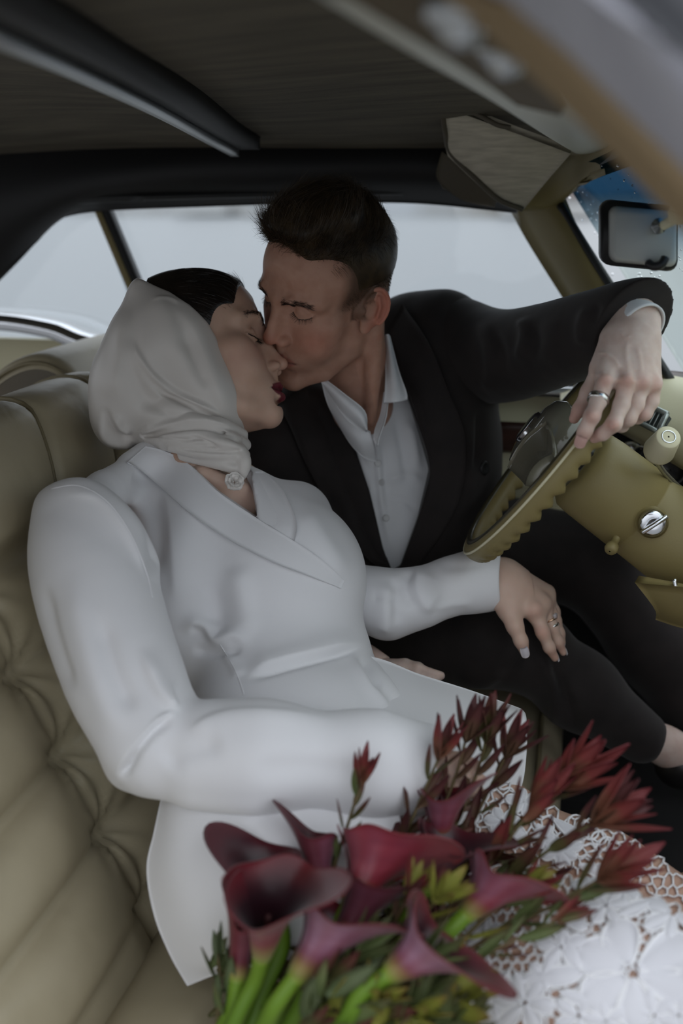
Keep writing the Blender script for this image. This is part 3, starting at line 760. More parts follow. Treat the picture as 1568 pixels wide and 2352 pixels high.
# ------------------------------------------------------------------ steering wheel
sw = empty('steering_wheel', wc); tag(sw, 'khaki steering wheel with scalloped finger grips under the rim', 'steering wheel')
th = np.linspace(0, 2*np.pi, 240, endpoint=False)
v = []; seg = 20
for t in th:
    c = wc+RW*(math.cos(t)*iu+math.sin(t)*iv); rad = math.cos(t)*iu+math.sin(t)*iv
    for s in np.linspace(0, 2*np.pi, seg, endpoint=False):
        a, b_ = math.cos(s), math.sin(s)                       # a: outward, b: towards the driver
        r = .0118
        under = smooth((-b_-.1)/.6)
        r2 = r+under*.0065*(0.5+0.5*math.cos(t*48))*(1 if abs(((t+np.pi/6) % (2*np.pi))-np.pi) < 2.5 else .3)
        v.append(c+rad*a*r*1.05+ax_n*b_*r2)
f = []; n = len(th)
for i in range(n):
    for j in range(seg):
        f.append([i*seg+j, ((i+1) % n)*seg+j, ((i+1) % n)*seg+(j+1) % seg, i*seg+(j+1) % seg])
obj('rim', v, f, M_kha, sw)
P = np.array([wc+(RW-.004)*(math.cos(t)*iu+math.sin(t)*iv)+ax_n*.0095 for t in np.linspace(0, 2*np.pi, 121)])
mb = MB(); mb.add(*tube(P, .0045, 8, False)); mb.build('rim_inlay', mat('dark_rim_inlay', (0.045, 0.04, 0.022), 0.3), sw)
P = np.array([wc+(RW+.010)*(math.cos(t)*iu+math.sin(t)*iv)+ax_n*.0075 for t in np.linspace(0, 2*np.pi, 121)])
mb = MB(); mb.add(*tube(P, .0017, 6, False)); mb.build('rim_bead', M_khp, sw)
# spokes and hub pad
for s in (-1, 1):
    G = []
    for t in np.linspace(0, 1, 10):
        c = wc+iv*s*(.035+(RW-.045)*t)-iu*.01*(1-t)+ax_n*(.012+.016*(1-t)**2); w = .034*(1-t)+.02*t
        G.append([c+iu*w*q+ax_n*.006*(1-q*q) for q in np.linspace(-1, 1, 7)])
    mb = MB(); mb.add(*shell(np.array(G), .012)); mb.build('spoke', mat('hub_pad_gloss', (0.20, 0.19, 0.14), 0.18, coat=.5) if s < 0 else M_kha, sw)
pr = [(.001, .040), (.03, .039), (.045, .034), (.052, .024), (.052, .0), (.045, -.02), (.035, -.04), (.02, -.045)]
mb = MB(); mb.add(*lathe(wc, ax_n, pr, 36)); hub = mb.build('hub', mat('hub_gloss', (0.17, 0.165, 0.13), 0.15, coat=.6), sw)
mb = MB(); mb.add(*lathe(wc+ax_n*.0405, ax_n, [(.022, -.003), (.022, .002), (.018, .004), (.001, .004)], 28)); mb.build('emblem_disc', M_chr, hub)
mb = MB(); mb.add(*rbox(W(1338, 1052, 1.13), np.array([iu, ax_n, iv]), (.014, .006, .006), .4)); mb.build('horn_switch', M_rub, sw)

# ------------------------------------------------------------------ seats
KX, KY, KZ = -0.4197, 0.865, 0.470
TA = math.radians(25); BV = np.array([-math.sin(TA), 0, math.cos(TA)]); BN = np.array([math.cos(TA), 0, math.sin(TA)])
def seat_front(y, v):               # bulge of the front face
    col = (y-(KY-.018))/.30
    tuft = abs(col-round(col))*.30      # distance to the nearest tuft column
    pil = 0.0
    if v < .405:
        q = v/.10; fr = abs(q-round(q))*.10
        gr = 1-math.exp(-(fr/.016)**1.4)
        tc_ = 1-math.exp(-(tuft/.030)**2)
        side = .35+.65*(1-math.exp(-(tuft/.07)**2))
        pil = .008+.029*gr*side-.012*(1-tc_)*math.exp(-(fr/.025)**2)-.006*(1-tc_)
        # pinched folds radiating from each tuft
        pil += .006*math.exp(-(tuft/.045)**2)*math.sin(math.atan2(fr, tuft+1e-4)*9)*smooth((math.hypot(fr, tuft)-.004)/.012)*math.exp(-(math.hypot(fr, tuft)/.05)**2)
    else:
        w = smooth((v-.405)/.03)
        s_ = (y-.72)/.16-.18*(v-.48)/.1; fr = abs(s_-round(s_))*.16
        pil = .008*(1-w)+w*(.030+.016*math.sin(min(1, (v-.405)/.2)*math.pi)-.009*math.exp(-(fr/.008)**2)-.005*math.exp(-(fr/.03)**2))
    return pil
def seat_back(y0, y1, ny, x_off, top, name_, label, parent_mat, headroll=True):
    root = empty(name_, (KX+x_off, (y0+y1)/2, KZ)); tag(root, label, 'car seat', 'leather seat backs')
    ys = np.linspace(y0, y1, ny)
    vs = np.concatenate([np.linspace(-.05, .40, 64), np.linspace(.41, top-.045, 22)])
    rows = []
    for y in ys:
        e_ = min(1, max(0, min(y-y0, y1-y)/.045)); en = math.sqrt(1-(1-e_)**2)
        ring = []
        for v_ in vs:
            ring.append((v_, (seat_front(y, max(v_, 0.002))+.02)*en-.02))
        r_ = .045
        nv = ring[-1][1]
        for a in np.linspace(10, 180, 14):
            a = math.radians(a); rr_ = (.055*en+.02)
            ring.append((top-.045+math.sin(a)*.045*(.5+.5*en), nv-rr_+math.cos(a)*rr_))
        for v_ in np.linspace(top-.08, -.05, 8):
            ring.append((v_, nv-2*(.055*en+.02)))
        rows.append([np.array([KX+x_off, y, KZ])+BV*q[0]+BN*q[1] for q in ring])
    R = np.array(rows); n, k = R.shape[:2]
    vv_ = R.reshape(-1, 3); f = grid_faces(n, k, True)[:, ::-1].tolist(); f.append(list(range(k))); f.append([(n-1)*k+i for i in range(k)][::-1])
    obj('back_cushion', vv_, f, parent_mat, root)
    return root
sb = seat_back(.28, 1.285, 240, 0, .578, 'passenger_seat_back', 'tufted olive leather front seat back behind the woman', M_lea)
for s0 in (.88, 1.04, 1.20):            # upright piping over the head roll
    P = []
    for v_ in np.linspace(.41, .533, 16):
        y = s0+.16*.18*(v_-.48)/.1
        P.append(np.array([KX, y, KZ])+BV*v_+BN*(seat_front(y, v_)+.002))
    for a in np.linspace(15, 150, 10):
        a = math.radians(a); nv = seat_front(y, .533); P.append(np.array([KX, y+.012*(math.sin(a)), KZ])+BV*(.533+math.sin(a)*.047)+BN*(nv-.075+math.cos(a)*.077))
    mb = MB(); mb.add(*tube(np.array(P), .0028, 8)); mb.build('piping', M_pip, sb)
# driver's seat back: further back, seen past the passenger's; its near end panel has shade put into the leather colour
ds = empty('driver_seat_back', (-.70, 1.42, .47)); tag(ds, 'driver seat back with rounded end panel coloured darker for shade behind the headscarf', 'car seat', 'leather seat backs')
prof = np.array([(-.02, .02), (.02, .20), (.045, .40), (.05, .50), (.038, .57), (.0, .605), (-.06, .61), (-.115, .59), (-.14, .54), (-.14, .40), (-.12, .02)])
prof = cr(prof, 48, True)
x00 = -.495
def ds_ring(y, s):
    c = prof.mean(0); pr = c+(prof-c)*s
    return np.array([np.array([x00, y, .455])+BV*q[1]+BN*q[0] for q in pr])
ys = [1.290, 1.293, 1.30, 1.315, 1.40, 1.50, 1.565]; ss = [.90, .955, .985, 1.0, 1.0, 1.0, .99]
R = np.array([ds_ring(y, s) for y, s in zip(ys, ss)]); n, k = R.shape[:2]
f = grid_faces(n, k, True)[:, ::-1].tolist(); f.append([(n-1)*k+i for i in range(k)][::-1])
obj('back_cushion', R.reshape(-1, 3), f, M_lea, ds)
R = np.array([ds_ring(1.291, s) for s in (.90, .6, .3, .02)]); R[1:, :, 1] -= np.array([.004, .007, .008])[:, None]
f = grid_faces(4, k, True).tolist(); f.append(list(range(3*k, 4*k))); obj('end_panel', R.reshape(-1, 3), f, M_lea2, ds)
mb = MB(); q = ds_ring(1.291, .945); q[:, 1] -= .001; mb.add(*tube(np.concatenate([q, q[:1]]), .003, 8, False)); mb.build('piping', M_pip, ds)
# bench cushion
cu = empty('bench_seat_cushion', (-.2, .9, .24)); tag(cu, 'olive leather bench seat cushion under the couple', 'car seat', 'bench seat')
xs = np.linspace(-.50, -.012, 44); ys = np.linspace(.30, 1.53, 70); rows = []
for y in ys:
    e_ = min(1, max(0, min(y-.30, 1.53-y)/.05)); en = math.sqrt(1-(1-e_)**2)
    ring = []
    for x in xs:
        q = (x+.42)/.14; fr = abs(q-round(q))*.14
        z = .452+.022*math.sin(math.pi*min(1, max(0, (x+.5)/.49)))**.6-.012*math.exp(-(fr/.012)**2)*(1 if x < -.1 else 0)+.004*math.sin(y*21)*math.exp(-((x+.3)/.15)**2)-.04*math.exp(-((x+.43)/.04)**2)
        ring.append((x, .30+(z-.30)*(.75+.25*en)))
    for a in np.linspace(80, -60, 12):
        a = math.radians(a); ring.append((-.012+.042*math.cos(a), .40+.058*math.sin(a)))
    ring += [(0.0, .30), (-.02, .25), (-.25, .25), (-.5, .25)]
    rows.append([(p_[0], y, p_[1]) for p_ in ring])
R = np.array(rows); n, k = R.shape[:2]
f = grid_faces(n, k, True).tolist(); f.append(list(range(k))[::-1]); f.append([(n-1)*k+i for i in range(k)])
obj('cushion', R.reshape(-1, 3), f, M_lea, cu)
mb = MB(); mb.add(*tube(np.array([(-.004, y, .462+.002*math.sin(y*30)) for y in np.linspace(.36, 1.48, 60)]), .0035, 8)); mb.build('piping', M_pip, cu)
# ------------------------------------------------------------------ people: materials
M_skin_m = mat('skin_warm', (1, 1, 1), 0.50, (0.86, 0.80, 0.78), 55, 3, attr='Col', bump=0.10, bscale=700, bdist=0.0006, sss=0.22, spec=0.35)
M_skin_w = mat('skin_fair', (1, 1, 1), 0.45, (0.93, 0.90, 0.88), 40, 3, attr='Col', bump=0.05, bscale=700, bdist=0.0005, sss=0.22, spec=0.4)
M_hair_m = mat('brown_hair', (0.030, 0.019, 0.010), 0.42, (0.060, 0.038, 0.018), 60, 3, stretch=(1, 1, 1), spec=0.45)
M_hair_w = mat('dark_sleek_hair', (0.010, 0.007, 0.006), 0.32, (0.018, 0.012, 0.009), 80, 3, bump=.2, bscale=300, spec=0.5)
M_brow = mat('dark_brow_hair', (0.016, 0.010, 0.007), 0.5)
M_lash = mat('lash_hair', (0.008, 0.005, 0.004), 0.5)

R_M = np.array([[0.6742, -0.7363, -0.0566], [-0.4592, -0.478, 0.7488], [-0.5784, -0.4789, -0.6604]]); S_M = .935
T_M = np.array([-0.0128, 0.3014, 1.3666])*S_M
R_F = np.array([[0.0078, 0.9839, -0.1787], [-0.202, 0.1765, 0.9633], [0.9794, 0.0286, 0.2001]]); S_F = .96
T_F = np.array([-0.1844, 0.1878, 1.2491])
def loc2view(P, R, T, S):
    return (np.asarray(P)*.01*S)@R.T+T
def view2loc(v, R, T, S):
    return ((np.asarray(v)-T)@R)/(S*.01)
def loc2world(P, who):
    R, T, S = (R_M, T_M, S_M) if who == 'm' else (R_F, T_F, S_F)
    return toW(loc2view(P, R, T, S))

def head_volume(male, lo, hi, h):
    v = Vol(lo, hi, h)
    g = 1.0 if male else 0.0
    ez = .65*g                                       # eye height
    cz = .75*(1-g)                                   # shorter chin
    v.ell((0, -.6, 5.0-.2*(1-g)), (7.5, 9.0, 7.9-.5*(1-g)))
    v.ell((0, 3.2, 4.6), (6.3+.3*g, 6.2, 6.2), k=2)
    v.ell((0, 3.6, -1.6), (5.9, 5.6, 7.0), k=2)
    v.ell((0, 4.4, -6.6), (4.3+.3*g, 4.6, 3.6), k=2)
    for s in (-1, 1):
        v.chain([(s*5.3, .6, -3.5), (s*(4.9+.3*g), 1.6, -6.0), (s*3.4, 5.4, -8.6-.2*g+cz*.7), (s*.9, 8.3, -9.7-.2*g+cz)], (1.3, 1.35, 1.25, 1.15), k=1.6)
        v.ell((s*4.7, 5.6, -1.0), (2.1, 2.2, 1.7), k=1.6)                 # cheekbone
        v.ell((s*3.4, 6.5, -3.6), (2.3+.4*(1-g), 2.2, 2.4), k=2.2)                 # cheek
        v.chain([(s*.7, 9.0+.2*g, 3.0), (s*2.9, 8.9+.2*g, 3.5), (s*5.2, 6.7, 2.9)], (.75, .75, .75), k=1.3)    # brow ridge
    v.ell((0, 8.8, -9.4-.3*g+cz), (2.0, 1.35, 1.5), k=1.2)                   # chin
    v.ell((0, 7.9, -5.9), (3.1, 2.2, 2.5), k=1.6)                         # muzzle
    for s in (-1, 1):                                                    # eyes
        v.ell((s*3.25, 9.6, 1.1+ez), (1.75, 1.7, 1.25), k=1.1, mode='cut')
        v.ell((s*3.2, 7.35, .95+ez), (1.42, 1.32, 1.32), k=.25)
        v.chain([(s*1.8, 8.25, .95+ez), (s*2.5, 8.62, .55+ez), (s*3.3, 8.68, .35+ez), (s*4.1, 8.35, .45+ez), (s*4.8, 7.6, .75+ez)], .13, k=.25)     # lid margin
        v.chain([(s*2.0, 8.6, 1.75+ez*.8), (s*3.2, 8.75, 2.15+ez*.8), (s*4.5, 8.0, 1.75+ez*.8)], .09, k=.35, mode='cut')          # lid crease
    # nose
    v.chain([(0, 7.9, 2.9), (0, 8.3, 1.6), (0, 8.9, 0), (0, 9.2, -2.0), (0, 9.0, -3.2)], (1.0, 1.0, 1.15, 1.35, 1.0), k=.8)
    if male:
        v.chain([(0, 8.9, 3.0), (0, 9.45, 1.9), (0, 10.6, -.3), (0, 11.2, -1.8)], (.80, .62, .68, .85), k=1.0)
        v.ell((0, 11.25, -2.05), (.98, .95, .92), k=.5)
        for s in (-1, 1):
            v.ell((s*1.3, 10.1, -2.65), (.72, 1.05, .78), k=.5)
            v.ell((s*.62, 10.75, -3.15), (.34, .55, .36), k=.15, mode='cut')
    else:
        v.chain([(0, 8.7, 2.6), (0, 9.2, 1.5), (0, 10.3, -.6), (0, 11.05, -2.1)], (.68, .50, .52, .66), k=.9)
        v.ell((0, 11.15, -2.3), (.80, .82, .78), k=.45)
        for s in (-1, 1):
            v.ell((s*1.15, 10.05, -2.8), (.62, .95, .66), k=.4)
            v.ell((s*.58, 10.65, -3.25), (.30, .5, .30), k=.12, mode='cut')
    v.cap((0, 10.0, -3.3), (0, 10.0, -4.6), .45, .35, k=.6)
    # lips
    fu = 1.0 if not male else .72
    for s in (-1, 1):
        v.chain([(0, 10.05+.35*(1-g), -5.35), (s*.9, 9.95+.3*(1-g), -5.3), (s*2.3, 8.95, -5.95)], (.42*fu, .45*fu, .16), k=.22)
        v.chain([(0, 9.95+.35*(1-g), -6.75), (s*1.0, 9.75+.3*(1-g), -6.65), (s*2.2, 8.9, -6.1)], (.58*fu, .50*fu, .16), k=.22)
        v.chain([(0, 10.65, -6.02), (s*1.2, 10.25, -5.98), (s*2.7, 9.05, -6.1)], (.14, .14, .12), k=.12, mode='cut')
    v.cap((-1.3, 9.65, -8.05+cz*.4), (1.3, 9.65, -8.05+cz*.4), .35, .35, k=.8, mode='cut')   # hollow above the chin
    return v
def ear(v, s):
    c = np.array([s*7.45, -.5, -.2]); e1 = np.array([0, -.40, .92]); e2 = np.array([s*.50, -.80, -.35]); e2 /= np.linalg.norm(e2)
    e1 = e1-e2*(e1@e2); e1 /= np.linalg.norm(e1); e3 = np.cross(e1, e2)*s*-1
    if e3[0]*s < 0: e3 = -e3
    Rr = np.stack([e2, e1, e3], 1)
    v.ell(c+e1*.4, (2.0, 2.75, .38), Rr, k=.4)
    v.ell(c-e1*2.35-e2*.35, (.85, 1.0, .42), Rr, k=.4)
    v.cap(c+np.array([-s*1.2, .9, .2]), c-e1*.3, 1.2, .5, k=.6)
    rim = []
    for a in np.linspace(200, -50, 15):
        a = math.radians(a); rim.append(c+e1*(.5+2.6*math.sin(a))+e2*(1.9*math.cos(a)+.1)+e3*.30)
    v.chain(rim[::-1], np.linspace(.24, .34, 15), k=.22)
    v.ell(c+e1*.1-e2*.35+e3*.62, (1.15, 1.5, .85), Rr, k=.15, mode='cut')       # concha
    v.chain([c+e1*2.0+e2*.2+e3*.45, c+e1*.9+e2*.75+e3*.45, c-e1*.6+e2*.75+e3*.4], .24, k=.3)
    v.ell(c-e1*.2-e2*1.25+e3*.35, (.32, .5, .4), Rr, k=.3)                      # tragus
def ribbons(roots, dirs, length, width, nseg=5, bend=None, curl=0.0, seed=0):
    # flat hair strips: roots (n,3), unit dirs (n,3); bend = (n,3) added progressively
    r = np.random.default_rng(seed); n = len(roots)
    length = np.broadcast_to(np.asarray(length, float), (n,)); P = np.zeros((n, nseg+1, 3)); P[:, 0] = roots
    d = dirs.copy()
    for i in range(nseg):
        if bend is not None: d = d+bend/nseg
        if curl: d = d+r.normal(0, curl, (n, 3))/nseg
        d /= np.linalg.norm(d, axis=1, keepdims=True)
        P[:, i+1] = P[:, i]+d*(length/nseg)[:, None]
    side = np.cross(d, r.normal(size=(n, 3))); side /= np.linalg.norm(side, axis=1, keepdims=True)
    w = width*np.linspace(1, .15, nseg+1)
    A = P+side[:, None]*w[None, :, None]; B = P-side[:, None]*w[None, :, None]
    v = np.stack([A, B], 2).reshape(-1, 3)
    base = (np.arange(n)*(nseg+1)*2)[:, None]; k = np.arange(nseg)[None]*2
    f = np.stack([base+k, base+k+1, base+k+3, base+k+2], -1).reshape(-1, 4)
    return v, f
def surf(bv, P, push=0.0):
    out, nn = [], []
    for p in P:
        l, n, i, d = bv.find_nearest(Vector(p)); out.append(np.array(l)+np.array(n)*push); nn.append(np.array(n))
    return np.array(out), np.array(nn)
def sm_w(x, a, b):
    return smooth((x-a)/(b-a))
def skin_cols(P, male):
    n = len(P); x, y, z = P[:, 0], P[:, 1], P[:, 2]
    base = np.array([.50, .285, .205]) if male else np.array([.60, .40, .305])
    red = np.array([.55, .20, .14]) if male else np.array([.58, .30, .235])
    c = np.tile(base, (n, 1))
    def mixin(col, w):
        nonlocal c
        c = c*(1-w[:, None])+np.asarray(col)*w[:, None]
    def blob(p, r): return np.exp(-(((P-np.asarray(p))/np.asarray(r))**2).sum(1))
    for s in (-1, 1):
        mixin(red, .55*blob((s*4.6, 7, -2.2), (2.4, 3, 2.0)))
        mixin(red, (.55 if male else .4)*smooth((np.abs(x)-7.2)/1.2)*(np.abs(z) < 5))
    mixin(red, .6*blob((0, 11.5, -2.2), (1.6, 2.0, 1.3)))
    # lips
    lip = np.array([.40, .15, .115]) if male else np.array([.135, .016, .026])
    ax = np.abs(x)
    top = -4.85-.42*np.clip(ax-.5, 0, 9)**1.15*.85-.25*np.exp(-(ax/.35)**2)*1.0; bot = -7.35+.52*np.clip(ax-.5, 0, 9)**1.1
    inside = smooth((top-z)/.12+.5)*smooth((z-bot)/.12+.5)*smooth((2.45-ax)/.2)*(y > 7.5)
    mixin(lip, inside*(.75 if male else 1.0))
    mixin(lip*.35, .8*np.exp(-((z+6.02+.03*ax)/.13)**2)*smooth((2.75-ax)/.2)*(y > 8.2))  # crease between the lips, its shade put into the skin colour
    if male:                           # beard shadow and cropped temples
        mixin((.33, .19, .14), .35*smooth((-4.3-z)/1.5)*(y > 1)*(1-inside))
        fade = smooth((z+.4)/3.0)*smooth((5.6-.28*(z-2)-y)/2.6)
        fade = np.maximum(fade, .75*smooth((z+1.6)/.8)*smooth((y-.2)/.5)*smooth((2.5-y)/.5)*(ax > 5.5))
        mixin((.075, .045, .028), .88*fade*(ax < 7.6+.0*z))
    return c
# ------------------------------------------------------------------ the man
man = empty('person', W(1000, 1500, 1.45)); tag(man, 'man in a black suit kissing the woman, one hand resting on the steering wheel', 'person')
nb = view2loc(V(832, 935, 1.385), R_M, T_M, S_M); nf = view2loc(V(850, 965, 1.335), R_M, T_M, S_M)
hv = head_volume(True, (-11, -13, -22), (11, 13.5, 14.5), .15)
ear(hv, 1); ear(hv, -1)
hv.chain([(0, -2.2, -1.0), (0, -2.0, -4.5), nb*.55+np.array([0, -2, -4.5])*.45, nb], (6.0, 5.3, 4.8, 4.6), k=2.0)
hv.chain([(6.2, -2.3, -2.6), (6.2, -2.3, -2.6)+(nf-np.array([6.2, -2.3, -2.6]))*.5+np.array([.3, .2, 0]), nf], (1.0, 1.15, .8), k=1.4)    # neck tendon
hv.ell(view2loc(V(815, 915, 1.333), R_M, T_M, S_M), (.9, .9, 1.2), k=2.2)
mv, mq = hv.mesh(1)
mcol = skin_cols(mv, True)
man_head = (loc2world(mv, 'm'), mq[:, ::-1], mcol)
bvl = bvh_of(mv, mq.tolist())
# hair roots on the scalp
def scalp_m(n, seed):
    r = np.random.default_rng(seed); u = r.normal(size=(n*3, 3)); u /= np.linalg.norm(u, axis=1, keepdims=True)
    P = np.array([0, -.6, 5.0])+u*np.array([7.6, 9.1, 8.0])
    Q, Nn = surf(bvl, P)
    x, y, z = Q.T; ax = np.abs(x)
    front = 9.3-.10*ax**1.6*.25+.35*np.sin(x*2.1)       # hairline height over the forehead
    inside = (z > front-.55*(8-y).clip(0)**1.0) & (y < 7.4)
    side = (y < 4.3-.42*np.clip(z-2.0, 0, 9)*.3) & (z > 1.0+np.clip(-y, 0, 9)*.0) & (z < 7.5) & (ax > 4.5)
    burn = (y > .3) & (y < 2.2) & (z > -1.2) & (z <= 1.2) & (ax > 6)
    back = (y < -2.5) & (z > -4.0)
    earz = (ax > 7.6) & (np.abs(z-.6) < 3.6) & (y < .8) & (y > -4)
    keep = ((inside & (z > 6)) | side | burn | back) & ~earz
    keep &= ~((y > 4.2) & (z < front-.2) & (ax < 6.0))
    return Q[keep][:n], Nn[keep][:n]
Q, Nn = scalp_m(22000, 5)
x, y, z = Q.T; top = smooth((z-6.8)/2.2)
dirt = np.stack([-.25*np.sign(x)*0+.15*x/7, .75-.12*y*.3, .55+0*x], 1)
fr = smooth((y-1.5)/4)                                                            # front lock sweeps forward and up
dirt = np.stack([.10*x/5+.10, .55+.35*fr, .35+.75*fr], 1)
dirs_ = Nn*(.10+.25*top+.5*fr*top)[:, None]+dirt*top[:, None]+np.stack([0*x, -.45+0*x, -.75+0*x], 1)*(1-top)[:, None]
dirs_ /= np.linalg.norm(dirs_, axis=1, keepdims=True)
rr = np.random.default_rng(9)
ln = (.55+.5*smooth((z-3)/4)+2.6*top*(.6+.4*fr))*rr.uniform(.75, 1.15, len(Q))
bend = np.stack([.15*top, -.35*fr*top+.5*top*(1-fr), -.55*top*(1-fr)-.1*top], 1)
hvv, hff = ribbons(Q-Nn*.05, dirs_, ln, .020, 5, bend, .12, 3)
# hair mass under the strands
hm = Vol((-10, -12, -2), (10, 11, 17), .2)
hm.ell((0, -.7, 5.3), (7.75, 9.35, 8.3)); hm.ell((0, 3.2, 8.3), (5.9, 5.0, 5.0), k=1.5); hm.ell((.2, 6.0, 12.0), (4.6, 2.8, 2.0), k=1.6); hm.ell((.4, 1.5, 12.8), (5.2, 5.5, 2.4), k=2)
# face opening of the hair: cut front part below the hairline
hm.ell((0, 11.0, 4.9), (7.8, 5.6, 6.5), k=1.2, mode='cut')
for s in (-1, 1): hm.ell((s*7.6, 8.2, 5.0), (4.8, 5.6, 5.0), k=1.2, mode='cut'); hm.ell((s*8.6, -1.2, -.6), (3.2, 3.6, 3.8), k=.4, mode='cut')
hm.put((-10, -12, -2), (10, 11, 17), lambda X, Y, Z: (Z-3.2-.12*np.clip(-Y, 0, 9)*-1)+0*X, .6, 'cut')
h2v, h2q = hm.mesh(2)
bvm = bvh_of(h2v, h2q.tolist()); r = np.random.default_rng(77); u = r.normal(size=(9000, 3)); u /= np.linalg.norm(u, axis=1, keepdims=True)
Qs, Ns = surf(bvm, np.array([0, 0, 6])+u*np.array([9, 11, 10])); kp = (Qs[:, 2] > 3.4); Qs, Ns = Qs[kp], Ns[kp]
tp = smooth((Qs[:, 2]-7.5)/2.5)[:, None]
d = np.array([.12, -.55, .95])*tp+np.array([0, -.55, -.85])*(1-tp)+r.normal(0, .10, Qs.shape); d -= Ns*(d*Ns).sum(1)[:, None]; d /= np.linalg.norm(d, axis=1, keepdims=True)
ls_, lf_ = ribbons(Qs-Ns*.05, d+Ns*(.10+.16*tp*r.random((len(Qs), 1))), (1.2+2.4*tp[:, 0])*r.uniform(.7, 1.2, len(Qs)), .028, 6, -Ns*.30+r.normal(0, .10, Qs.shape), .10, 71)
kq = Qs[:, 1] > 5.0; Qf, Nf = Qs[kq & (Qs[:, 2] > 9.3)], Ns[kq & (Qs[:, 2] > 9.3)]                    # front tuft
dF = Nf*.8+np.array([.0, .45, .35])+r.normal(0, .35, Qf.shape); dF /= np.linalg.norm(dF, axis=1, keepdims=True)
tf_, tff_ = ribbons(Qf-Nf*.05, dF, r.uniform(.8, 2.1, len(Qf)), .028, 6, r.normal(0, .5, Qf.shape)+np.array([0, 0, .5]), .5, 72)
mb = MB(); mb.add(loc2world(h2v, 'm'), h2q[:, ::-1]); mb.add(loc2world(hvv, 'm'), hff); mb.add(loc2world(ls_, 'm'), lf_); mb.add(loc2world(tf_, 'm'), tff_)
mb.build('hair', M_hair_m, man)
# brows and lashes
def brow(s, who, bv_, pts, n, ln_, wd, par, lift, seed, mm):
    C_ = cr(pts, n); r = np.random.default_rng(seed); C_ = C_+r.normal(0, 1, (n, 3))*np.array([.10, .10, lift]); C_[:, 0] *= s
    Qs, Ns = surf(bv_, C_)
    t = np.linspace(0, 1, n)
    d = np.stack([s*(.75+.3*t), -.35*t+.15, .55-.75*t], 1)+Ns*.35; d -= Ns*((d*Ns).sum(1)-.18)[:, None]; d /= np.linalg.norm(d, axis=1, keepdims=True)
    return ribbons(Qs-Ns*.03, d, ln_*r.uniform(.7, 1.1, n), wd, 3, None, .15, seed)
def lashes(s, bv_, pts, n, ln_, wd, seed):
    C_ = cr(pts, n); C_[:, 0] *= s; Qs, Ns = surf(bv_, C_); t = np.linspace(-1, 1, n); r = np.random.default_rng(seed)
    d = Ns*.75+np.stack([s*t*.35, .15+0*t, -.75+0*t], 1)+r.normal(0, .1, (n, 3)); d /= np.linalg.norm(d, axis=1, keepdims=True)
    return ribbons(Qs-Ns*.02, d, ln_, wd, 4, np.tile([0, .15, .35], (n, 1)), .05, seed)
LIDF = [(1.9, 8.3, .78), (2.5, 8.8, .42), (3.3, 8.9, .24), (4.1, 8.5, .34), (4.8, 7.7, .66)]; LID = [(q[0], q[1], q[2]+.65) for q in LIDF]
BROWM = [(1.1, 9.7, 2.9), (2.2, 9.7, 3.25), (3.6, 9.3, 3.5), (5.0, 7.9, 3.1)]
mb = MB()
for s in (1, -1):
    mb.add(*(lambda q: (loc2world(q[0], 'm'), q[1]))(brow(s, 'm', bvl, BROWM, 520, .80, .024, man, .24, 11+s, None)))
mb.build('eyebrows', M_brow, man)
mb = MB()
for s in (1, -1):
    mb.add(*(lambda q: (loc2world(q[0], 'm'), q[1]))(lashes(s, bvl, LID, 70, .75, .020, 21+s)))
    C_ = cr(LID, 24); C_[:, 0] *= s; Qs, Ns = surf(bvl, C_); mb.add(*tube(loc2world(Qs-Ns*.01, 'm'), .0005, 6))
mb.build('eyelashes', M_lash, man)
# ------------------------------------------------------------------ the woman
woman = empty('person', W(650, 1900, 1.05)); tag(woman, 'woman in a white suit jacket, silk headscarf and lace skirt leaning on the man', 'person')
wnb = view2loc(V(445, 1075, 1.235), R_F, T_F, S_F)
wv = head_volume(False, (-9, -11, -22), (9, 13, 14), .15)
wv.chain([(0, -2.2, -1.0), (0, -2.0, -4.5), wnb*.55+np.array([0, -2, -4.5])*.45, wnb], (5.4, 4.7, 4.5, 5.4), k=1.8)
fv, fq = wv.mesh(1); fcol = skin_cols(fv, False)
woman_head = (loc2world(fv, 'f'), fq[:, ::-1], fcol)
bvf = bvh_of(fv, fq.tolist())
BROWF = [(1.3, 9.5, 2.9), (2.3, 9.5, 3.35), (3.6, 9.0, 3.7), (5.0, 7.7, 3.2)]
mb = MB()
for s in (1, -1): mb.add(*(lambda q: (loc2world(q[0], 'f'), q[1]))(brow(s, 'f', bvf, BROWF, 420, .7, .026, woman, .16, 31+s, None)))
mb.build('eyebrows', M_brow, woman)
mb = MB()
for s in (1, -1):
    mb.add(*(lambda q: (loc2world(q[0], 'f'), q[1]))(lashes(s, bvf, LIDF, 70, .95, .024, 41+s)))
    C_ = cr(LIDF, 24); C_[:, 0] *= s; Qs, Ns = surf(bvf, C_); mb.add(*tube(loc2world(Qs-Ns*.01, 'f'), .0007, 6))
mb.build('eyelashes', M_lash, woman)
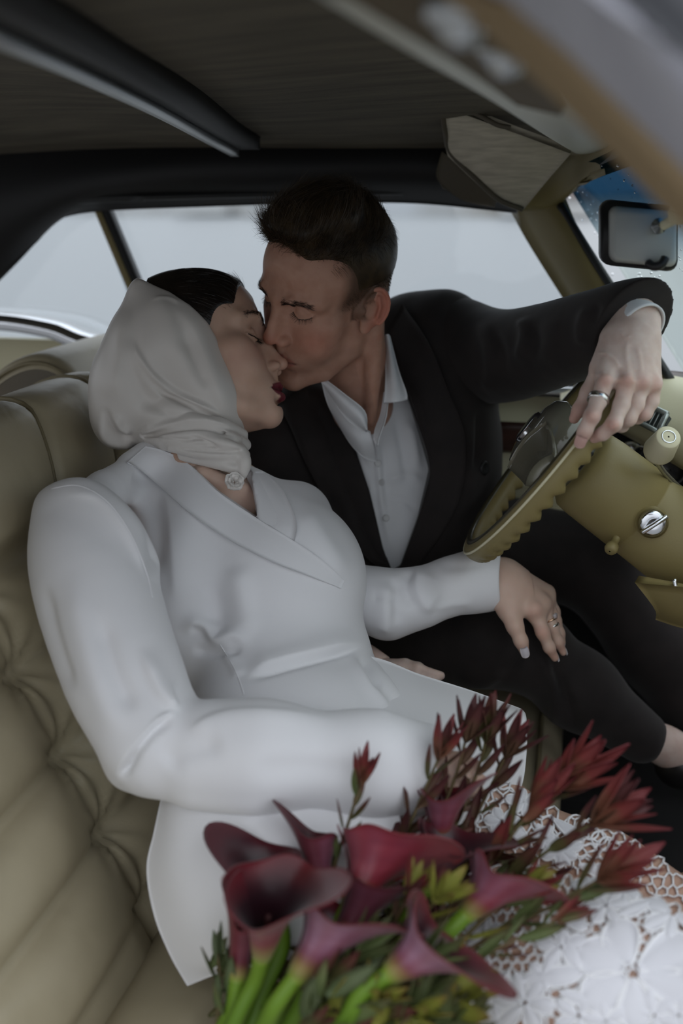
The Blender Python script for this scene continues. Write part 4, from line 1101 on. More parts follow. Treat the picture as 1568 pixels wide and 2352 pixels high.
# sleek hair
hw = Vol((-9, -4, 0), (9, 12, 15), .18)
hw.ell((0, -.6, 4.9), (7.65, 9.2, 7.6)); hw.ell((0, 3.2, 4.9), (6.45, 6.3, 6.3), k=2)
hw.ell((0, 10.1, 2.8), (8.4, 4.8, 6.6), k=.5, mode='cut')
for s in (-1, 1): hw.ell((s*8.2, 7.3, 1.0), (4.2, 4.2, 4.4), k=.4, mode='cut')
hw.put((-9, -4, 0), (9, 12, 15), lambda X, Y, Z: (Z-1.5)+0*X+0*Y, .3, 'cut')
v_, q_ = hw.mesh(2)
r = np.random.default_rng(17)
u = r.normal(size=(5000, 3)); u /= np.linalg.norm(u, axis=1, keepdims=True); bvhw = bvh_of(v_, q_.tolist())
Pq = np.array([0, 1, 5])+u*np.array([8, 9, 8.5]); Qs, Ns = surf(bvhw, Pq); kp = (Qs[:, 1] > .5) & (Qs[:, 2] > 2.2); Qs, Ns = Qs[kp], Ns[kp]
d = np.stack([.25*Qs[:, 0]/6, -1+0*Qs[:, 0], .35-.08*(Qs[:, 2]-6)], 1); d -= Ns*(d*Ns).sum(1)[:, None]; d /= np.linalg.norm(d, axis=1, keepdims=True)
hs, hf = ribbons(Qs+Ns*.02, d+Ns*.03, 2.2, .022, 5, -Ns*.28, .03, 8)
mb = MB(); mb.add(loc2world(v_, 'f'), q_[:, ::-1]); mb.add(loc2world(hs, 'f'), hf); mb.build('hair', M_hair_w, woman)
# ------------------------------------------------------------------ the woman's clothes
M_jkt = mat('white_crepe', (0.80, 0.80, 0.82), 0.62, (0.77, 0.77, 0.79), 3, bump=0.06, bscale=900, bdist=0.0005, sheen=0.15, spec=0.25)
M_silk = mat('ivory_silk', (0.66, 0.625, 0.59), 0.36, (0.62, 0.585, 0.55), 6, spec=0.4, sheen=0.1, bump=0.03, bscale=900, bdist=0.0004)
def world_mesh(vol, it=1):
    v, q = vol.mesh(it)
    return toW(v), q[:, ::-1]
def field_px(X, Y, Z, z0):
    return 784+FPX*X/z0, 1176-FPX*Y/z0
# ---- headscarf
sv = vv(180, 620, 1.10, 620, 1125, 1.40, .0017)
sv.E(405, 800, 1.255, 145, 152, .094)
sv.E(350, 850, 1.255, 118, 165, .092, -18, k=.02)
sv.E(300, 905, 1.25, 88, 118, .075, 0, k=.02)
sv.E(268, 962, 1.235, 54, 68, .050, 0, k=.015)
sv.E(470, 880, 1.25, 92, 118, .086, 25, k=.02)
sv.E(505, 925, 1.245, 72, 92, .072, 20, k=.02)
sv.E(420, 965, 1.245, 140, 55, .078, -3, k=.012)
sv.E(338, 676, 1.252, 26, 26, .05, 0, k=.03)
ex = np.array([(600, 300), (640, 322), (652, 345), (680, 398), (712, 443), (750, 482), (790, 505), (830, 522), (870, 537), (915, 552), (960, 562), (985, 561), (1005, 553), (1040, 540), (1130, 520)], float)
def edge_cut(X, Y, Z):
    px, py = field_px(X, Y, Z, 1.21)
    xe = np.interp(py.ravel(), ex[:, 0], ex[:, 1]).reshape(py.shape)
    dpx = (px-xe)*1.21/FPX*.85
    return -(dpx+0*Z)
sv.put(sv.lo, sv.lo+sv.h*sv.n, edge_cut, .004, 'cut')
# neck wraps
sv.E(445, 1010, 1.245, 118, 45, .066, -4, k=.004)
for pts in ([(312, 1003, 1.225, 16), (350, 985, 1.19, 19), (430, 974, 1.172, 20), (505, 978, 1.172, 18), (556, 998, 1.20, 14)],
            [(322, 1008, 1.222, 12), (380, 1004, 1.178, 18), (450, 1000, 1.166, 20), (520, 1008, 1.170, 20), (562, 1022, 1.20, 15)],
            [(345, 1018, 1.21, 10), (400, 1026, 1.176, 14), (460, 1036, 1.166, 17), (530, 1042, 1.166, 19), (560, 1046, 1.185, 15)],
            [(390, 1030, 1.172, 8), (470, 1010, 1.158, 10), (530, 1024, 1.158, 12), (563, 1045, 1.175, 12)],
            [(420, 1046, 1.182, 13), (480, 1058, 1.172, 15), (530, 1072, 1.166, 14), (556, 1086, 1.172, 9)],
            [(548, 1030, 1.172, 15), (560, 1060, 1.166, 16), (556, 1088, 1.166, 12), (546, 1108, 1.166, 6)]):
    sv.curve(pts, k=.0035)
for pts in ([(330, 1000, 1.195, 4), (400, 987, 1.158, 4), (480, 987, 1.152, 4), (550, 1008, 1.18, 3)], [(430, 1012, 1.15, 3), (500, 1028, 1.146, 3), (548, 1036, 1.16, 3)], [(440, 1046, 1.155, 3), (510, 1056, 1.148, 4), (552, 1072, 1.152, 3)]):
    sv.curve(pts, k=.004, mode='cut')
v, q = world_mesh(sv, 2)
v = brush(v, q, [
    ([(296, 770), (318, 815), (352, 862), (412, 904), (478, 936), (535, 972)], 26, 6, .0065), ([(300, 800), (345, 872), (405, 917), (470, 948), (530, 980)], 9, 9, -.004),
    ([(345, 665), (380, 720), (400, 790), (430, 850)], 30, 22, .004), ([(392, 690), (440, 750), (475, 830), (500, 900), (530, 965)], 14, 26, .005), ([(420, 760), (450, 830), (478, 900)], 14, 16, -.004),
    ([(300, 700), (285, 780), (272, 860), (262, 930)], 24, 16, .004), ([(318, 700), (306, 790), (318, 880), (370, 940), (450, 966)], 18, 16, -.0045), ([(340, 880), (390, 930), (460, 955)], 20, 10, .004),
    ([(238, 930), (252, 975), (280, 1003), (312, 1004)], 9, 9, -.007), ([(225, 960), (245, 1006), (280, 1018), (312, 1010)], 10, 8, .006), ([(262, 950), (275, 985), (305, 996)], 8, 12, .005),
    ([(318, 1000), (400, 972), (480, 966), (550, 990)], 4, 8, .002), ([(320, 1004), (390, 990), (470, 984), (552, 1006)], 4, 4, -.003), ([(322, 1002), (352, 1000), (420, 1010), (480, 1004)], 4, 4, -.0025),
    ([(430, 1000), (470, 1012), (505, 1032)], 4, 4, -.003), ([(400, 1030), (470, 1036), (548, 1040)], 4, 4, -.003), ([(345, 690), (390, 686), (415, 700)], 5, 5, .0015)])
obj('headscarf', v, q, M_silk, woman)
# scarf brooch: a clear rose
M_rose = mat('clear_rose_acrylic', (0.88, 0.84, 0.80), 0.12, trans=.2, ior=1.4, spec=.7)
bc = W(538, 1107, 1.152); mb = MB(); rr = np.random.default_rng(2)
bn = -MC[:, 2]*.85+MC[:, 1]*.3+MC[:, 0]*.3; bn /= np.linalg.norm(bn); bu = np.cross(bn, [0, 0, 1]); bu /= np.linalg.norm(bu); bw = np.cross(bn, bu)
for ring, (cnt, rad, hgt) in enumerate([(3, .0042, .007), (5, .0080, .005), (6, .0115, .002)]):
    for i in range(cnt):
        a0 = 2*math.pi*i/cnt+ring*.7; G = []
        for t in np.linspace(0, 1, 5):
            row = []
            for w in np.linspace(-1, 1, 6):
                a = a0+w*.75*(1-.35*t*t); r_ = rad*(.25+.75*t)*(1+.05*rr.normal())
                row.append(bc+bu*r_*math.cos(a)+bw*r_*math.sin(a)+bn*(hgt*math.sin(t*1.8)-.002*w*w))
            G.append(row)
        mb.add(*shell(np.array(G), .0007))
mb.build('rose_brooch', M_rose, woman)
# ---- jacket body and right sleeve
jv = vv(30, 990, .86, 930, 1960, 1.40, .0024)
jv.E(640, 1335, 1.205, 202, 205, .098)
jv.E(520, 1225, 1.225, 235, 165, .088, -22, k=.02)
jv.E(676, 1192, 1.262, 88, 88, .065, -30, k=.02)
jv.E(640, 1500, 1.185, 212, 160, .10, 0, k=.02)
jv.E(690, 1660, 1.13, 265, 180, .125, -8, k=.03)
jv.E(430, 1400, 1.20, 130, 270, .085, 0, k=.03)
jv.C([(330, 1075, 1.20, 42), (240, 1130, 1.14, 48), (180, 1180, 1.09, 60)], k=.03)          # shoulder line
jv.C([(330, 1068, 1.235, 48), (420, 1110, 1.235, 55)], k=.02)
arm = [(172, 1212, 1.075, 92), (216, 1330, 1.045, 114), (248, 1450, 1.015, 110), (296, 1580, .985, 106), (350, 1690, .962, 88), (372, 1715, .955, 88)]
jv.curve(arm, k=.006, n=14, kk=.03)
jv.C([(362, 1722, .958, 86), (470, 1732, .95, 106), (600, 1738, .945, 116), (850, 1755, .955, 108), (1000, 1768, .97, 102)], k=.008, kk=.03)
jv.C([(290, 1770, .965, 22), (345, 1735, .96, 66)], k=.03)
# sleeve head roll and armhole hollow
jv.curve([(122, 1152, 1.08, 26), (200, 1140, 1.05, 32), (280, 1200, 1.035, 28), (325, 1290, 1.04, 22)], k=.03)
jv.C([(300, 1066, 1.19, 24), (336, 1044, 1.205, 26), (378, 1052, 1.20, 24)], k=.015)
jv.curve([(345, 1090, 1.17, 18), (372, 1160, 1.135, 26), (355, 1260, 1.09, 18), (352, 1370, 1.06, 12)], k=.03, mode='cut')
# V neck opening
vp = np.array([(418, 1045), (432, 1066), (500, 1128), (592, 1192), (588, 1160), (572, 1100), (560, 1050), (500, 1000), (425, 1000)], float)
def poly_sd(px, py, P):
    px, py = np.broadcast_arrays(px, py)
    d = np.full(px.shape, 1e9); ins = np.zeros(px.shape, bool); n = len(P)
    for i in range(n):
        a, b_ = P[i], P[(i+1) % n]; e = b_-a
        t = np.clip(((px-a[0])*e[0]+(py-a[1])*e[1])/(e@e), 0, 1)
        d = np.minimum(d, np.hypot(px-a[0]-t*e[0], py-a[1]-t*e[1]))
        c = ((a[1] > py) != (b_[1] > py)) & (px < (b_[0]-a[0])*(py-a[1])/(b_[1]-a[1]+1e-9)+a[0])
        ins ^= c
    return np.where(ins, -d, d)
def vcut(X, Y, Z):
    px, py = field_px(X, Y, Z, 1.15)
    return poly_sd(px, py, vp)*1.15/FPX+np.maximum(Z-1.20, 0)*2
jv.put(V(340, 1230, .95), V(640, 960, 1.25), vcut, .003, 'cut')
jw, jq = world_mesh(jv, 2)
jw = brush(jw, jq, [
    ([(372, 1105), (392, 1180), (402, 1290), (405, 1400)], 16, 45, .006), ([(352, 1120), (362, 1220), (352, 1330)], 22, 20, -.007),
    ([(425, 1462), (442, 1432), (470, 1440), (498, 1474), (540, 1464), (585, 1480)], 9, 20, .008), ([(440, 1490), (475, 1498), (520, 1500), (560, 1492)], 10, 12, -.006),
    ([(545, 1290), (560, 1380), (572, 1470)], 34, 26, .007), ([(480, 1330), (500, 1400), (490, 1440)], 22, 22, -.005),
    ([(555, 1550), (640, 1520), (740, 1495), (842, 1470)], 8, 34, .007), ([(560, 1562), (650, 1534), (750, 1508), (842, 1484)], 9, 6, -.006),
    ([(505, 1482), (535, 1530), (550, 1560)], 10, 22, .004), ([(690, 1160), (740, 1240), (800, 1330)], 30, 24, .005),
    ([(800, 1500), (850, 1580), (900, 1640)], 14, 10, .005), ([(845, 1500), (895, 1580), (940, 1640)], 16, 10, .006), ([(825, 1510), (870, 1590)], 9, 9, -.004),
    ([(95, 1330), (125, 1470), (170, 1600)], 18, 18, -.006), ([(165, 1300), (190, 1450), (235, 1600), (285, 1700)], 34, 28, .005), ([(225, 1400), (262, 1540), (310, 1640)], 22, 22, -.005),
    ([(320, 1480), (355, 1570), (388, 1614), (412, 1610)], 12, 30, .007), ([(404, 1642), (362, 1664), (318, 1712), (286, 1762), (274, 1792)], 6, 16, -.010), ([(410, 1630), (366, 1652), (322, 1700), (290, 1750)], 5, 26, .004), 
    ([(430, 1690), (470, 1660), (540, 1640), (640, 1640), (800, 1660)], 30, 12, .004), ([(520, 1700), (460, 1715), (410, 1735), (370, 1760)], 40, 30, -.004), ([(560, 1770), (700, 1760), (860, 1780)], 30, 30, -.003),
    ([(360, 1840), (500, 1858), (640, 1866)], 8, 20, .003), ([(145, 1130), (230, 1150), (300, 1240), (340, 1340)], 8, 16, .003), ([(360, 1060), (330, 1090), (300, 1090)], 14, 20, -.004)])
bvj = bvh_of(jw, jq.tolist())
jm = MB(); jm.add(jw, jq)
# ---- left sleeve with open cuff
lv_ = vv(800, 1230, 1.12, 1215, 1500, 1.42, .0019)
lv_.C([(800, 1360, 1.27, 70), (890, 1388, 1.262, 74), (965, 1372, 1.262, 62), (1040, 1345, 1.275, 60), (1100, 1334, 1.285, 65), (1160, 1324, 1.297, 72)], kk=.02)
def cuffcut(X, Y, Z):
    px, py = field_px(X, Y, Z, 1.27)
    return (1136+.02*(py-1330)-((py-1330)/75)**2*-6-px)*1.27/FPX*-1*-1+0*Z
lv_.put(lv_.lo, lv_.lo+lv_.h*lv_.n, lambda X, Y, Z: ((1137+((field_px(X, Y, Z, 1.27)[1]-1330)/70)**2*5+(Z-1.24)*330)-field_px(X, Y, Z, 1.27)[0])*1.27/FPX+0*Z, .0015, 'cut')
lv_.C([(1070, 1337, 1.283, 50), (1150, 1324, 1.296, 63), (1200, 1315, 1.304, 70)], k=.002, mode='cut')
v, q = world_mesh(lv_, 1)
v = brush(v, q, [([(968, 1296), (958, 1340), (972, 1382), (1000, 1408)], 14, 40, .006), ([(945, 1305), (935, 1350), (950, 1405)], 20, 12, -.005), ([(878, 1462), (888, 1430), (892, 1380), (886, 1330)], 14, 24, .005),
                 ([(908, 1440), (910, 1380), (905, 1320)], 16, 16, -.004), ([(850, 1375), (880, 1370), (915, 1390)], 12, 12, -.002), ([(985, 1400), (1040, 1388), (1090, 1385)], 10, 10, .002), ([(1000, 1300), (1060, 1300), (1120, 1290)], 14, 14, -.002)])
jm.add(v, q)
# ---- jacket skirt: near panel over the seat, far panel over the lap
jm.add(*sheet([[(860, 1700, 1.0), (560, 1770, .97), (420, 1800, .975), (372, 1838, .985)],
               [(900, 1800, .955), (600, 1850, .925), (430, 1880, .935), (356, 1915, .965)],
               [(920, 1900, .925), (620, 1950, .895), (430, 1990, .915), (340, 1995, .96)],
               [(930, 2000, .915), (640, 2060, .885), (460, 2100, .91), (356, 2098, .955)],
               [(900, 2100, .915), (660, 2150, .885), (500, 2205, .92), (392, 2190, .955)],
               [(860, 2170, .92), (660, 2205, .90), (520, 2228, .93), (432, 2262, .96)]], 50, 40, .0035))
jm.add(*sheet([[(800, 1500, 1.13), (880, 1518, 1.15), (960, 1550, 1.16), (1080, 1588, 1.165), (1195, 1630, 1.17)],
               [(800, 1600, 1.06), (900, 1610, 1.075), (1000, 1625, 1.09), (1110, 1645, 1.11), (1207, 1650, 1.135)],
               [(820, 1700, 1.0), (930, 1710, 1.01), (1040, 1715, 1.03), (1130, 1725, 1.06), (1206, 1735, 1.10)],
               [(840, 1820, .98), (950, 1820, .99), (1050, 1825, 1.01), (1130, 1830, 1.04), (1190, 1820, 1.07)],
               [(860, 1930, .97), (950, 1935, .98), (1030, 1945, .99), (1090, 1955, 1.01), (1125, 1935, 1.03)]], 40, 40, .003))
# ---- lapels laid over the body
def conform(bv, L, Rr, n, m, off, th, edge=0.0, name=None, fall=None):
    A, B = cr(L, n), cr(Rr, n); G = np.zeros((n, m, 3)); last = None
    for i in range(n):
        for j in range(m):
            t = j/(m-1); px, py = A[i]*(1-t)+B[i]*t
            p, nn = hit(bv, px, py)
            if p is None:
                p = last if last is not None else W(px, py, 1.15)
            G[i, j] = p; last = p
    # smooth depth so the cloth bridges small hollows
    D = toV(G.reshape(-1, 3)).reshape(n, m, 3)
    for _ in range(6):
        z = D[..., 2].copy(); z[1:-1] = .25*z[:-2]+.5*z[1:-1]+.25*z[2:]; z[:, 1:-1] = .25*z[:, :-2]+.5*z[:, 1:-1]+.25*z[:, 2:]
        s = z/D[..., 2]; D *= s[..., None]
    o = (off+edge*np.linspace(0, 1, m)[None, :]**2)*np.minimum(1, np.linspace(0, 1, n)[::-1]*4+.15)[:, None]+0*D[..., 2]
    s = (D[..., 2]-o)/D[..., 2]; D *= s[..., None]
    return shell(toW(D.reshape(-1, 3)).reshape(n, m, 3), th)
inner = [(334, 1026), (376, 1036), (430, 1064), (500, 1130), (592, 1193), (676, 1244), (740, 1288), (790, 1334)]
outer = [(292, 1062), (325, 1082), (376, 1126), (440, 1182), (526, 1240), (622, 1290), (706, 1322), (782, 1352)]
jm.add(*conform(bvj, inner, outer, 60, 10, .0022, .0018, .0016))
jm.add(*conform(bvj, [(566, 1086), (574, 1120), (584, 1160), (594, 1196)], [(604, 1084), (650, 1130), (680, 1200), (676, 1246)], 24, 8, .0015, .0018, .002))
jo = jm.build('jacket', M_jkt, woman)
# seams
def seam(bv, pts, r, name, m, parent, off=0.0):
    C_ = cr(pts, len(pts)*8); P = [hit(bv, *c)[0] for c in C_]; P = np.array([p for p in P if p is not None])
    P = P+(CAM-P)/np.linalg.norm(CAM-P, axis=1, keepdims=True)*off
    for _ in range(2): P[1:-1] = .25*P[:-2]+.5*P[1:-1]+.25*P[2:]
    mb_ = MB(); mb_.add(*tube(P, r, 6)); return mb_.build(name, m, parent)
seam(bvj, [(118, 1122), (180, 1115), (245, 1150), (300, 1225), (338, 1320), (350, 1372)], .0009, 'seam', M_jkt, jo, -.0002)
seam(bvj, [(505, 1480), (535, 1530), (548, 1560), (560, 1595)], .0008, 'seam', M_jkt, jo, -.0002)

# ------------------------------------------------------------------ the woman's hands, chest, legs
bodyF = MB(); bodyF.add(woman_head[0], woman_head[1], col=woman_head[2])
SKF = np.array([.66, .475, .385]); SKR = np.array([.64, .36, .285])
def hand_cols(v, base, red, tips):
    c = np.tile(base, (len(v), 1)); w = np.zeros(len(v))
    for p, r_ in tips: w = np.maximum(w, np.exp(-((v-p)**2).sum(1)/r_**2))
    return c*(1-.6*w[:, None])+red*.6*w[:, None]
cv = vv(340, 1000, 1.10, 760, 1300, 1.36, .003)
cv.E(500, 1185, 1.255, 145, 140, .085, -20); cv.C([(440, 1000, 1.24, 85), (445, 1090, 1.24, 88)], k=.03)
cv.curve([(470, 1085, 1.178, 6), (520, 1105, 1.172, 8), (560, 1120, 1.18, 6)], k=.03)
v, q = world_mesh(cv, 1); bodyF.add(v, q, col=np.tile(SKF*.97, (len(v), 1)))
hv = vv(1060, 1260, 1.18, 1330, 1540, 1.40, .0014)
hv.C([(1040, 1345, 1.28, 40), (1130, 1332, 1.292, 42), (1168, 1348, 1.288, 40)], kk=.02)
for pts, k in (([(1160, 1340, 1.288, 34), (1228, 1402, 1.276, 23)], .02), ([(1160, 1335, 1.29, 34), (1244, 1388, 1.288, 21)], .02), ([(1160, 1330, 1.30, 32), (1252, 1374, 1.302, 19)], .02), ([(1155, 1326, 1.31, 30), (1254, 1360, 1.316, 17)], .02),
               ([(1150, 1360, 1.28, 30), (1168, 1398, 1.268, 27), (1182, 1438, 1.258, 19)], .02),
               ([(1182, 1438, 1.258, 18), (1196, 1472, 1.256, 15), (1206, 1502, 1.26, 10.5)], .006),
               ([(1228, 1402, 1.276, 20), (1246, 1452, 1.268, 15), (1261, 1487, 1.272, 12.5), (1274, 1511, 1.279, 9)], .008),
               ([(1245, 1390, 1.288, 18), (1268, 1440, 1.286, 13.5), (1281, 1474, 1.289, 11.5), (1293, 1498, 1.295, 8.5)], .006),
               ([(1253, 1376, 1.302, 16), (1275, 1424, 1.304, 12.5), (1285, 1454, 1.306, 10.5), (1291, 1476, 1.31, 8)], .006),
               ([(1256, 1362, 1.316, 14), (1274, 1404, 1.32, 10.5), (1284, 1438, 1.324, 8.5)], .006)):
    hv.C(pts, k=k, kk=.006)
for (px, py, d) in ((1228, 1398, 1.262), (1246, 1384, 1.275)): hv.E(px, py, d, 13, 13, .006, 0, k=.012)
v, q = world_mesh(hv, 2)
tips = [(W(px, py, d), .010) for px, py, d in ((1205, 1500, 1.25), (1272, 1508, 1.27), (1292, 1494, 1.285), (1228, 1400, 1.262), (1246, 1452, 1.258))]
bodyF.add(v, q, col=hand_cols(v, SKF, SKR, tips)); bvh_hand = bvh_of(v, q.tolist())
# right hand under the flowers
hv = vv(930, 1700, .88, 1135, 1880, 1.06, .0016)
for pts in ([(940, 1770, .97, 52), (1000, 1775, .965, 50), (1030, 1785, .965, 40)], [(1010, 1765, .96, 24), (1065, 1782, .95, 17), (1104, 1790, .955, 13)], [(1010, 1800, .96, 24), (1060, 1818, .95, 17), (1103, 1822, .955, 13)], [(1010, 1825, .965, 22), (1055, 1848, .955, 15), (1090, 1852, .96, 12)], [(1000, 1740, .965, 22), (1050, 1745, .955, 16), (1090, 1755, .955, 13)]):
    hv.C(pts, k=.006, kk=.006)
v, q = world_mesh(hv, 2); bodyF.add(v, q, col=np.tile(SKF*.98, (len(v), 1)))
# legs
gv = vv(640, 1600, .72, 1760, 2480, 1.35, .0045)
gv.C([(760, 1800, 1.12, 170), (1060, 1905, 1.09, 140), (1370, 2052, 1.03, 128), (1560, 2140, .99, 118)], kk=.04)
gv.C([(700, 1960, 1.07, 190), (1000, 2170, .99, 205), (1330, 2270, .90, 210), (1640, 2310, .85, 205)], k=.01, kk=.04)
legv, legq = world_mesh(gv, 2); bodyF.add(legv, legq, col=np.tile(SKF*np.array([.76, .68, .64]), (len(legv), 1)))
for pts, rr_ in (([(290, 1215, 1.205), (215, 1290, 1.085), (290, 1560, .99), (365, 1715, .956), (600, 1740, .945), (960, 1768, .968)], .024), ([(640, 1190, 1.255), (760, 1330, 1.265), (890, 1385, 1.262), (1060, 1342, 1.283)], .026), ([(520, 1200, 1.25), (600, 1450, 1.19), (690, 1700, 1.13), (760, 1810, 1.12)], .05), ([(500, 1220, 1.27), (390, 1215, 1.26), (290, 1215, 1.205)], .012), ([(560, 1220, 1.27), (650, 1215, 1.275)], .022)):
    vt, ft = tube(cr([W(*q) for q in pts], 24), rr_, 14); bodyF.add(vt, ft, col=np.tile(SKF, (len(vt), 1)))
for k_, (px, py, d) in enumerate(((1620, 2306, .853), (1545, 2135, .992))):
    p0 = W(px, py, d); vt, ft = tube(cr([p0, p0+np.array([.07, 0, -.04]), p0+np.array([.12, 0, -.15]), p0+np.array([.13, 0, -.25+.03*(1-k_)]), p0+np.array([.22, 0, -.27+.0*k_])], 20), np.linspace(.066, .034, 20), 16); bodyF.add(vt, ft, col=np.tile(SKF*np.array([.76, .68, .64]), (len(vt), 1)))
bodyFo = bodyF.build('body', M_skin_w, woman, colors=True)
bv_leg = bvh_of(legv, legq.tolist())
# nails and rings
M_nail = mat('pearl_nail', (0.72, 0.68, 0.72), 0.15, spec=.6, coat=.4)
M_gring = mat('rose_gold', (0.80, 0.55, 0.38), 0.2, metal=1.0)
M_sring = mat('silver', (0.75, 0.74, 0.72), 0.22, metal=1.0)
M_gem = mat('clear_gem', (0.9, 0.9, 0.95), 0.03, trans=.8, ior=1.8)
def nail(p, d, n, L, w, m, parent, name='fingernail'):
    d = d/np.linalg.norm(d); n = n-d*(n@d); n /= np.linalg.norm(n); s = np.cross(d, n); G = []
    for t in np.linspace(-1, 1, 8):
        wd = w*(1-.25*max(0, t)**3)*(.8+.2*min(1, (t+1)*2))
        G.append([p+d*L*t+s*wd*u+n*(.0022*(1-u*u)*w/.005-.0006*t*t) for u in np.linspace(-1, 1, 7)])
    mb_ = MB(); mb_.add(*shell(np.array(G), .0006)); return mb_.build(name, m, parent)
def nail_px(a, b_, L, w, bv, m, parent, lift=.0):
    p, n = hit(bv, *b_); p0, n0 = hit(bv, *a)
    if p is None or p0 is None: return
    n = (n+n0)/2; nail(p-(CAM-p)*0+n*lift, p-p0, n, L, w, m, parent)
nail_px((1200, 1480), (1205, 1498), .0078, .0052, bvh_hand, M_nail, woman)
nail(W(1279, 1508, 1.283), W(1281, 1522, 1.285)-W(1268, 1490, 1.276), MC[:, 0]*.9-MC[:, 2]*.2, .0065, .004, M_nail, woman)
nail(W(1298, 1494, 1.295), W(1300, 1505, 1.30)-W(1288, 1478, 1.29), MC[:, 0]*.9-MC[:, 2]*.1, .006, .0038, M_nail, woman)
nail(W(1293, 1472, 1.31), W(1296, 1484, 1.312)-W(1286, 1455, 1.306), MC[:, 0]*.9, .006, .0036, M_nail, woman)
def ring(c, axis, r, w, th, name, m, parent):
    mb_ = MB(); mb_.add(*lathe(c, axis, [(r, -w/2), (r+th, -w/2), (r+th*1.15, 0), (r+th, w/2), (r, w/2), (r, 0)], 36)); return mb_.build(name, m, parent)
rg = ring(W(1263, 1424, 1.287), W(1268, 1440, 1.286)-W(1256, 1415, 1.287), .0086, .0025, .0011, 'ring', M_gring, woman)
mb = MB(); mb.add(*lathe(W(1275, 1414, 1.275), MC[:, 0]-MC[:, 2]*.6, [(.001, -.003), (.0038, 0), (.003, .002), (.001, .002)], 8)); mb.build('gem', M_gem, rg)
ring(W(1268, 1438, 1.2865), W(1268, 1440, 1.286)-W(1256, 1415, 1.287), .0083, .003, .0010, 'ring', M_sring, woman)
# ------------------------------------------------------------------ the man's clothes
M_suit = mat('black_wool', (0.024, 0.0195, 0.0185), 0.75, (0.018, 0.0150, 0.0145), 30, bump=0.15, bscale=900, bdist=0.0006, sheen=0.12, spec=0.25)
M_shirt = mat('white_cotton', (0.76, 0.77, 0.79), 0.7, (0.72, 0.73, 0.75), 10, bump=0.08, bscale=900, bdist=0.0005, spec=0.3)
mvv = vv(520, 640, 1.00, 1300, 1420, 1.62, .0034)
mvv.E(880, 1140, 1.475, 250, 330, .115)
mvv.E(960, 960, 1.475, 170, 270, .10, 12, k=.04)
mvv.C([(690, 960, 1.45, 95), (610, 1040, 1.43, 105), (600, 1200, 1.42, 95)], k=.04, kk=.03)
mvv.C([(830, 850, 1.45, 60), (960, 760, 1.45, 68), (1015, 768, 1.435, 88)], k=.04, kk=.03)
mvv.C([(1020, 770, 1.43, 92), (1060, 860, 1.425, 95)], k=.03)
mvv.C([(1050, 1000, 1.45, 90), (1040, 1200, 1.44, 95), (1000, 1310, 1.43, 100)], k=.03)
mvv.E(1010, 1000, 1.40, 115, 260, .07, 4, k=.04)
Vm = np.array([(735, 872), (800, 978), (850, 1130), (880, 1258), (900, 1312), (922, 1300), (962, 1185), (988, 1075), (945, 930), (892, 765), (860, 720), (740, 800)], float)
mvv.put(V(690, 1350, 1.1), V(1060, 660, 1.5), lambda X, Y, Z: poly_sd(*field_px(X, Y, Z, 1.36), Vm)*1.36/FPX+np.maximum(Z-1.45, 0)*2, .004, 'cut')
sl = [(1025, 772, 1.43, 88), (1090, 815, 1.40, 90), (1170, 818, 1.34, 84), (1245, 800, 1.27, 80), (1330, 775, 1.19, 77), (1405, 752, 1.125, 70), (1462, 742, 1.085, 70), (1520, 738, 1.05, 70)]
mv2 = vv(960, 640, .95, 1600, 960, 1.56, .0023)
mv2.curve(sl, n=20, kk=.03)
cax = np.array([.36, -.62, -.70]); cax /= np.linalg.norm(cax)
cpt = V(1452, 738, 1.085)
mv2.plane_cut(cpt, cax, .001)
mv2.cap(cpt-cax*.03, cpt+cax*.05, PX(52, 1.08), PX(60, 1.08), mode='cut')
jm2 = MB()
v, q = world_mesh(mvv, 2)
v = brush(v, q, [([(1040, 690), (1062, 760), (1090, 850), (1135, 905)], 18, 12, -.006), ([(1060, 690), (1085, 760), (1110, 860)], 10, 20, .005), ([(1060, 950), (1075, 1050), (1070, 1180)], 20, 20, .005), ([(1100, 930), (1096, 1010), (1085, 1100)], 8, 14, -.005)])
bvmj = bvh_of(v, q.tolist()); jm2.add(v, q)
v, q = world_mesh(mv2, 1)
v = brush(v, q, [([(1095, 735), (1120, 790), (1125, 870), (1105, 900)], 14, 24, .004), ([(1125, 742), (1152, 800), (1155, 880)], 12, 12, -.003), ([(1192, 728), (1204, 770), (1184, 840)], 12, 22, .0045), ([(1222, 735), (1232, 790), (1212, 850)], 14, 14, -.003),
                 ([(1262, 722), (1266, 780), (1244, 840)], 20, 20, .002), ([(1350, 700), (1332, 750), (1336, 800)], 12, 20, .003), ([(1375, 695), (1362, 745)], 10, 10, -.002)])
jm2.add(v, q)
# lapels
jm2.add(*conform(bvmj, [(738, 866), (768, 918), (800, 978), (850, 1130), (880, 1258), (896, 1305)], [(640, 930), (668, 985), (700, 1060), (770, 1190), (830, 1270), (880, 1312)], 40, 8, .004, .003, .004))
jm2.add(*conform(bvmj, [(890, 766), (915, 840), (945, 930), (988, 1075), (962, 1185), (922, 1300)], [(925, 700), (985, 790), (1030, 900), (1068, 1010), (1050, 1160), (950, 1320)], 40, 8, .004, .003, .004))
mjo = jm2.build('jacket', M_suit, man)
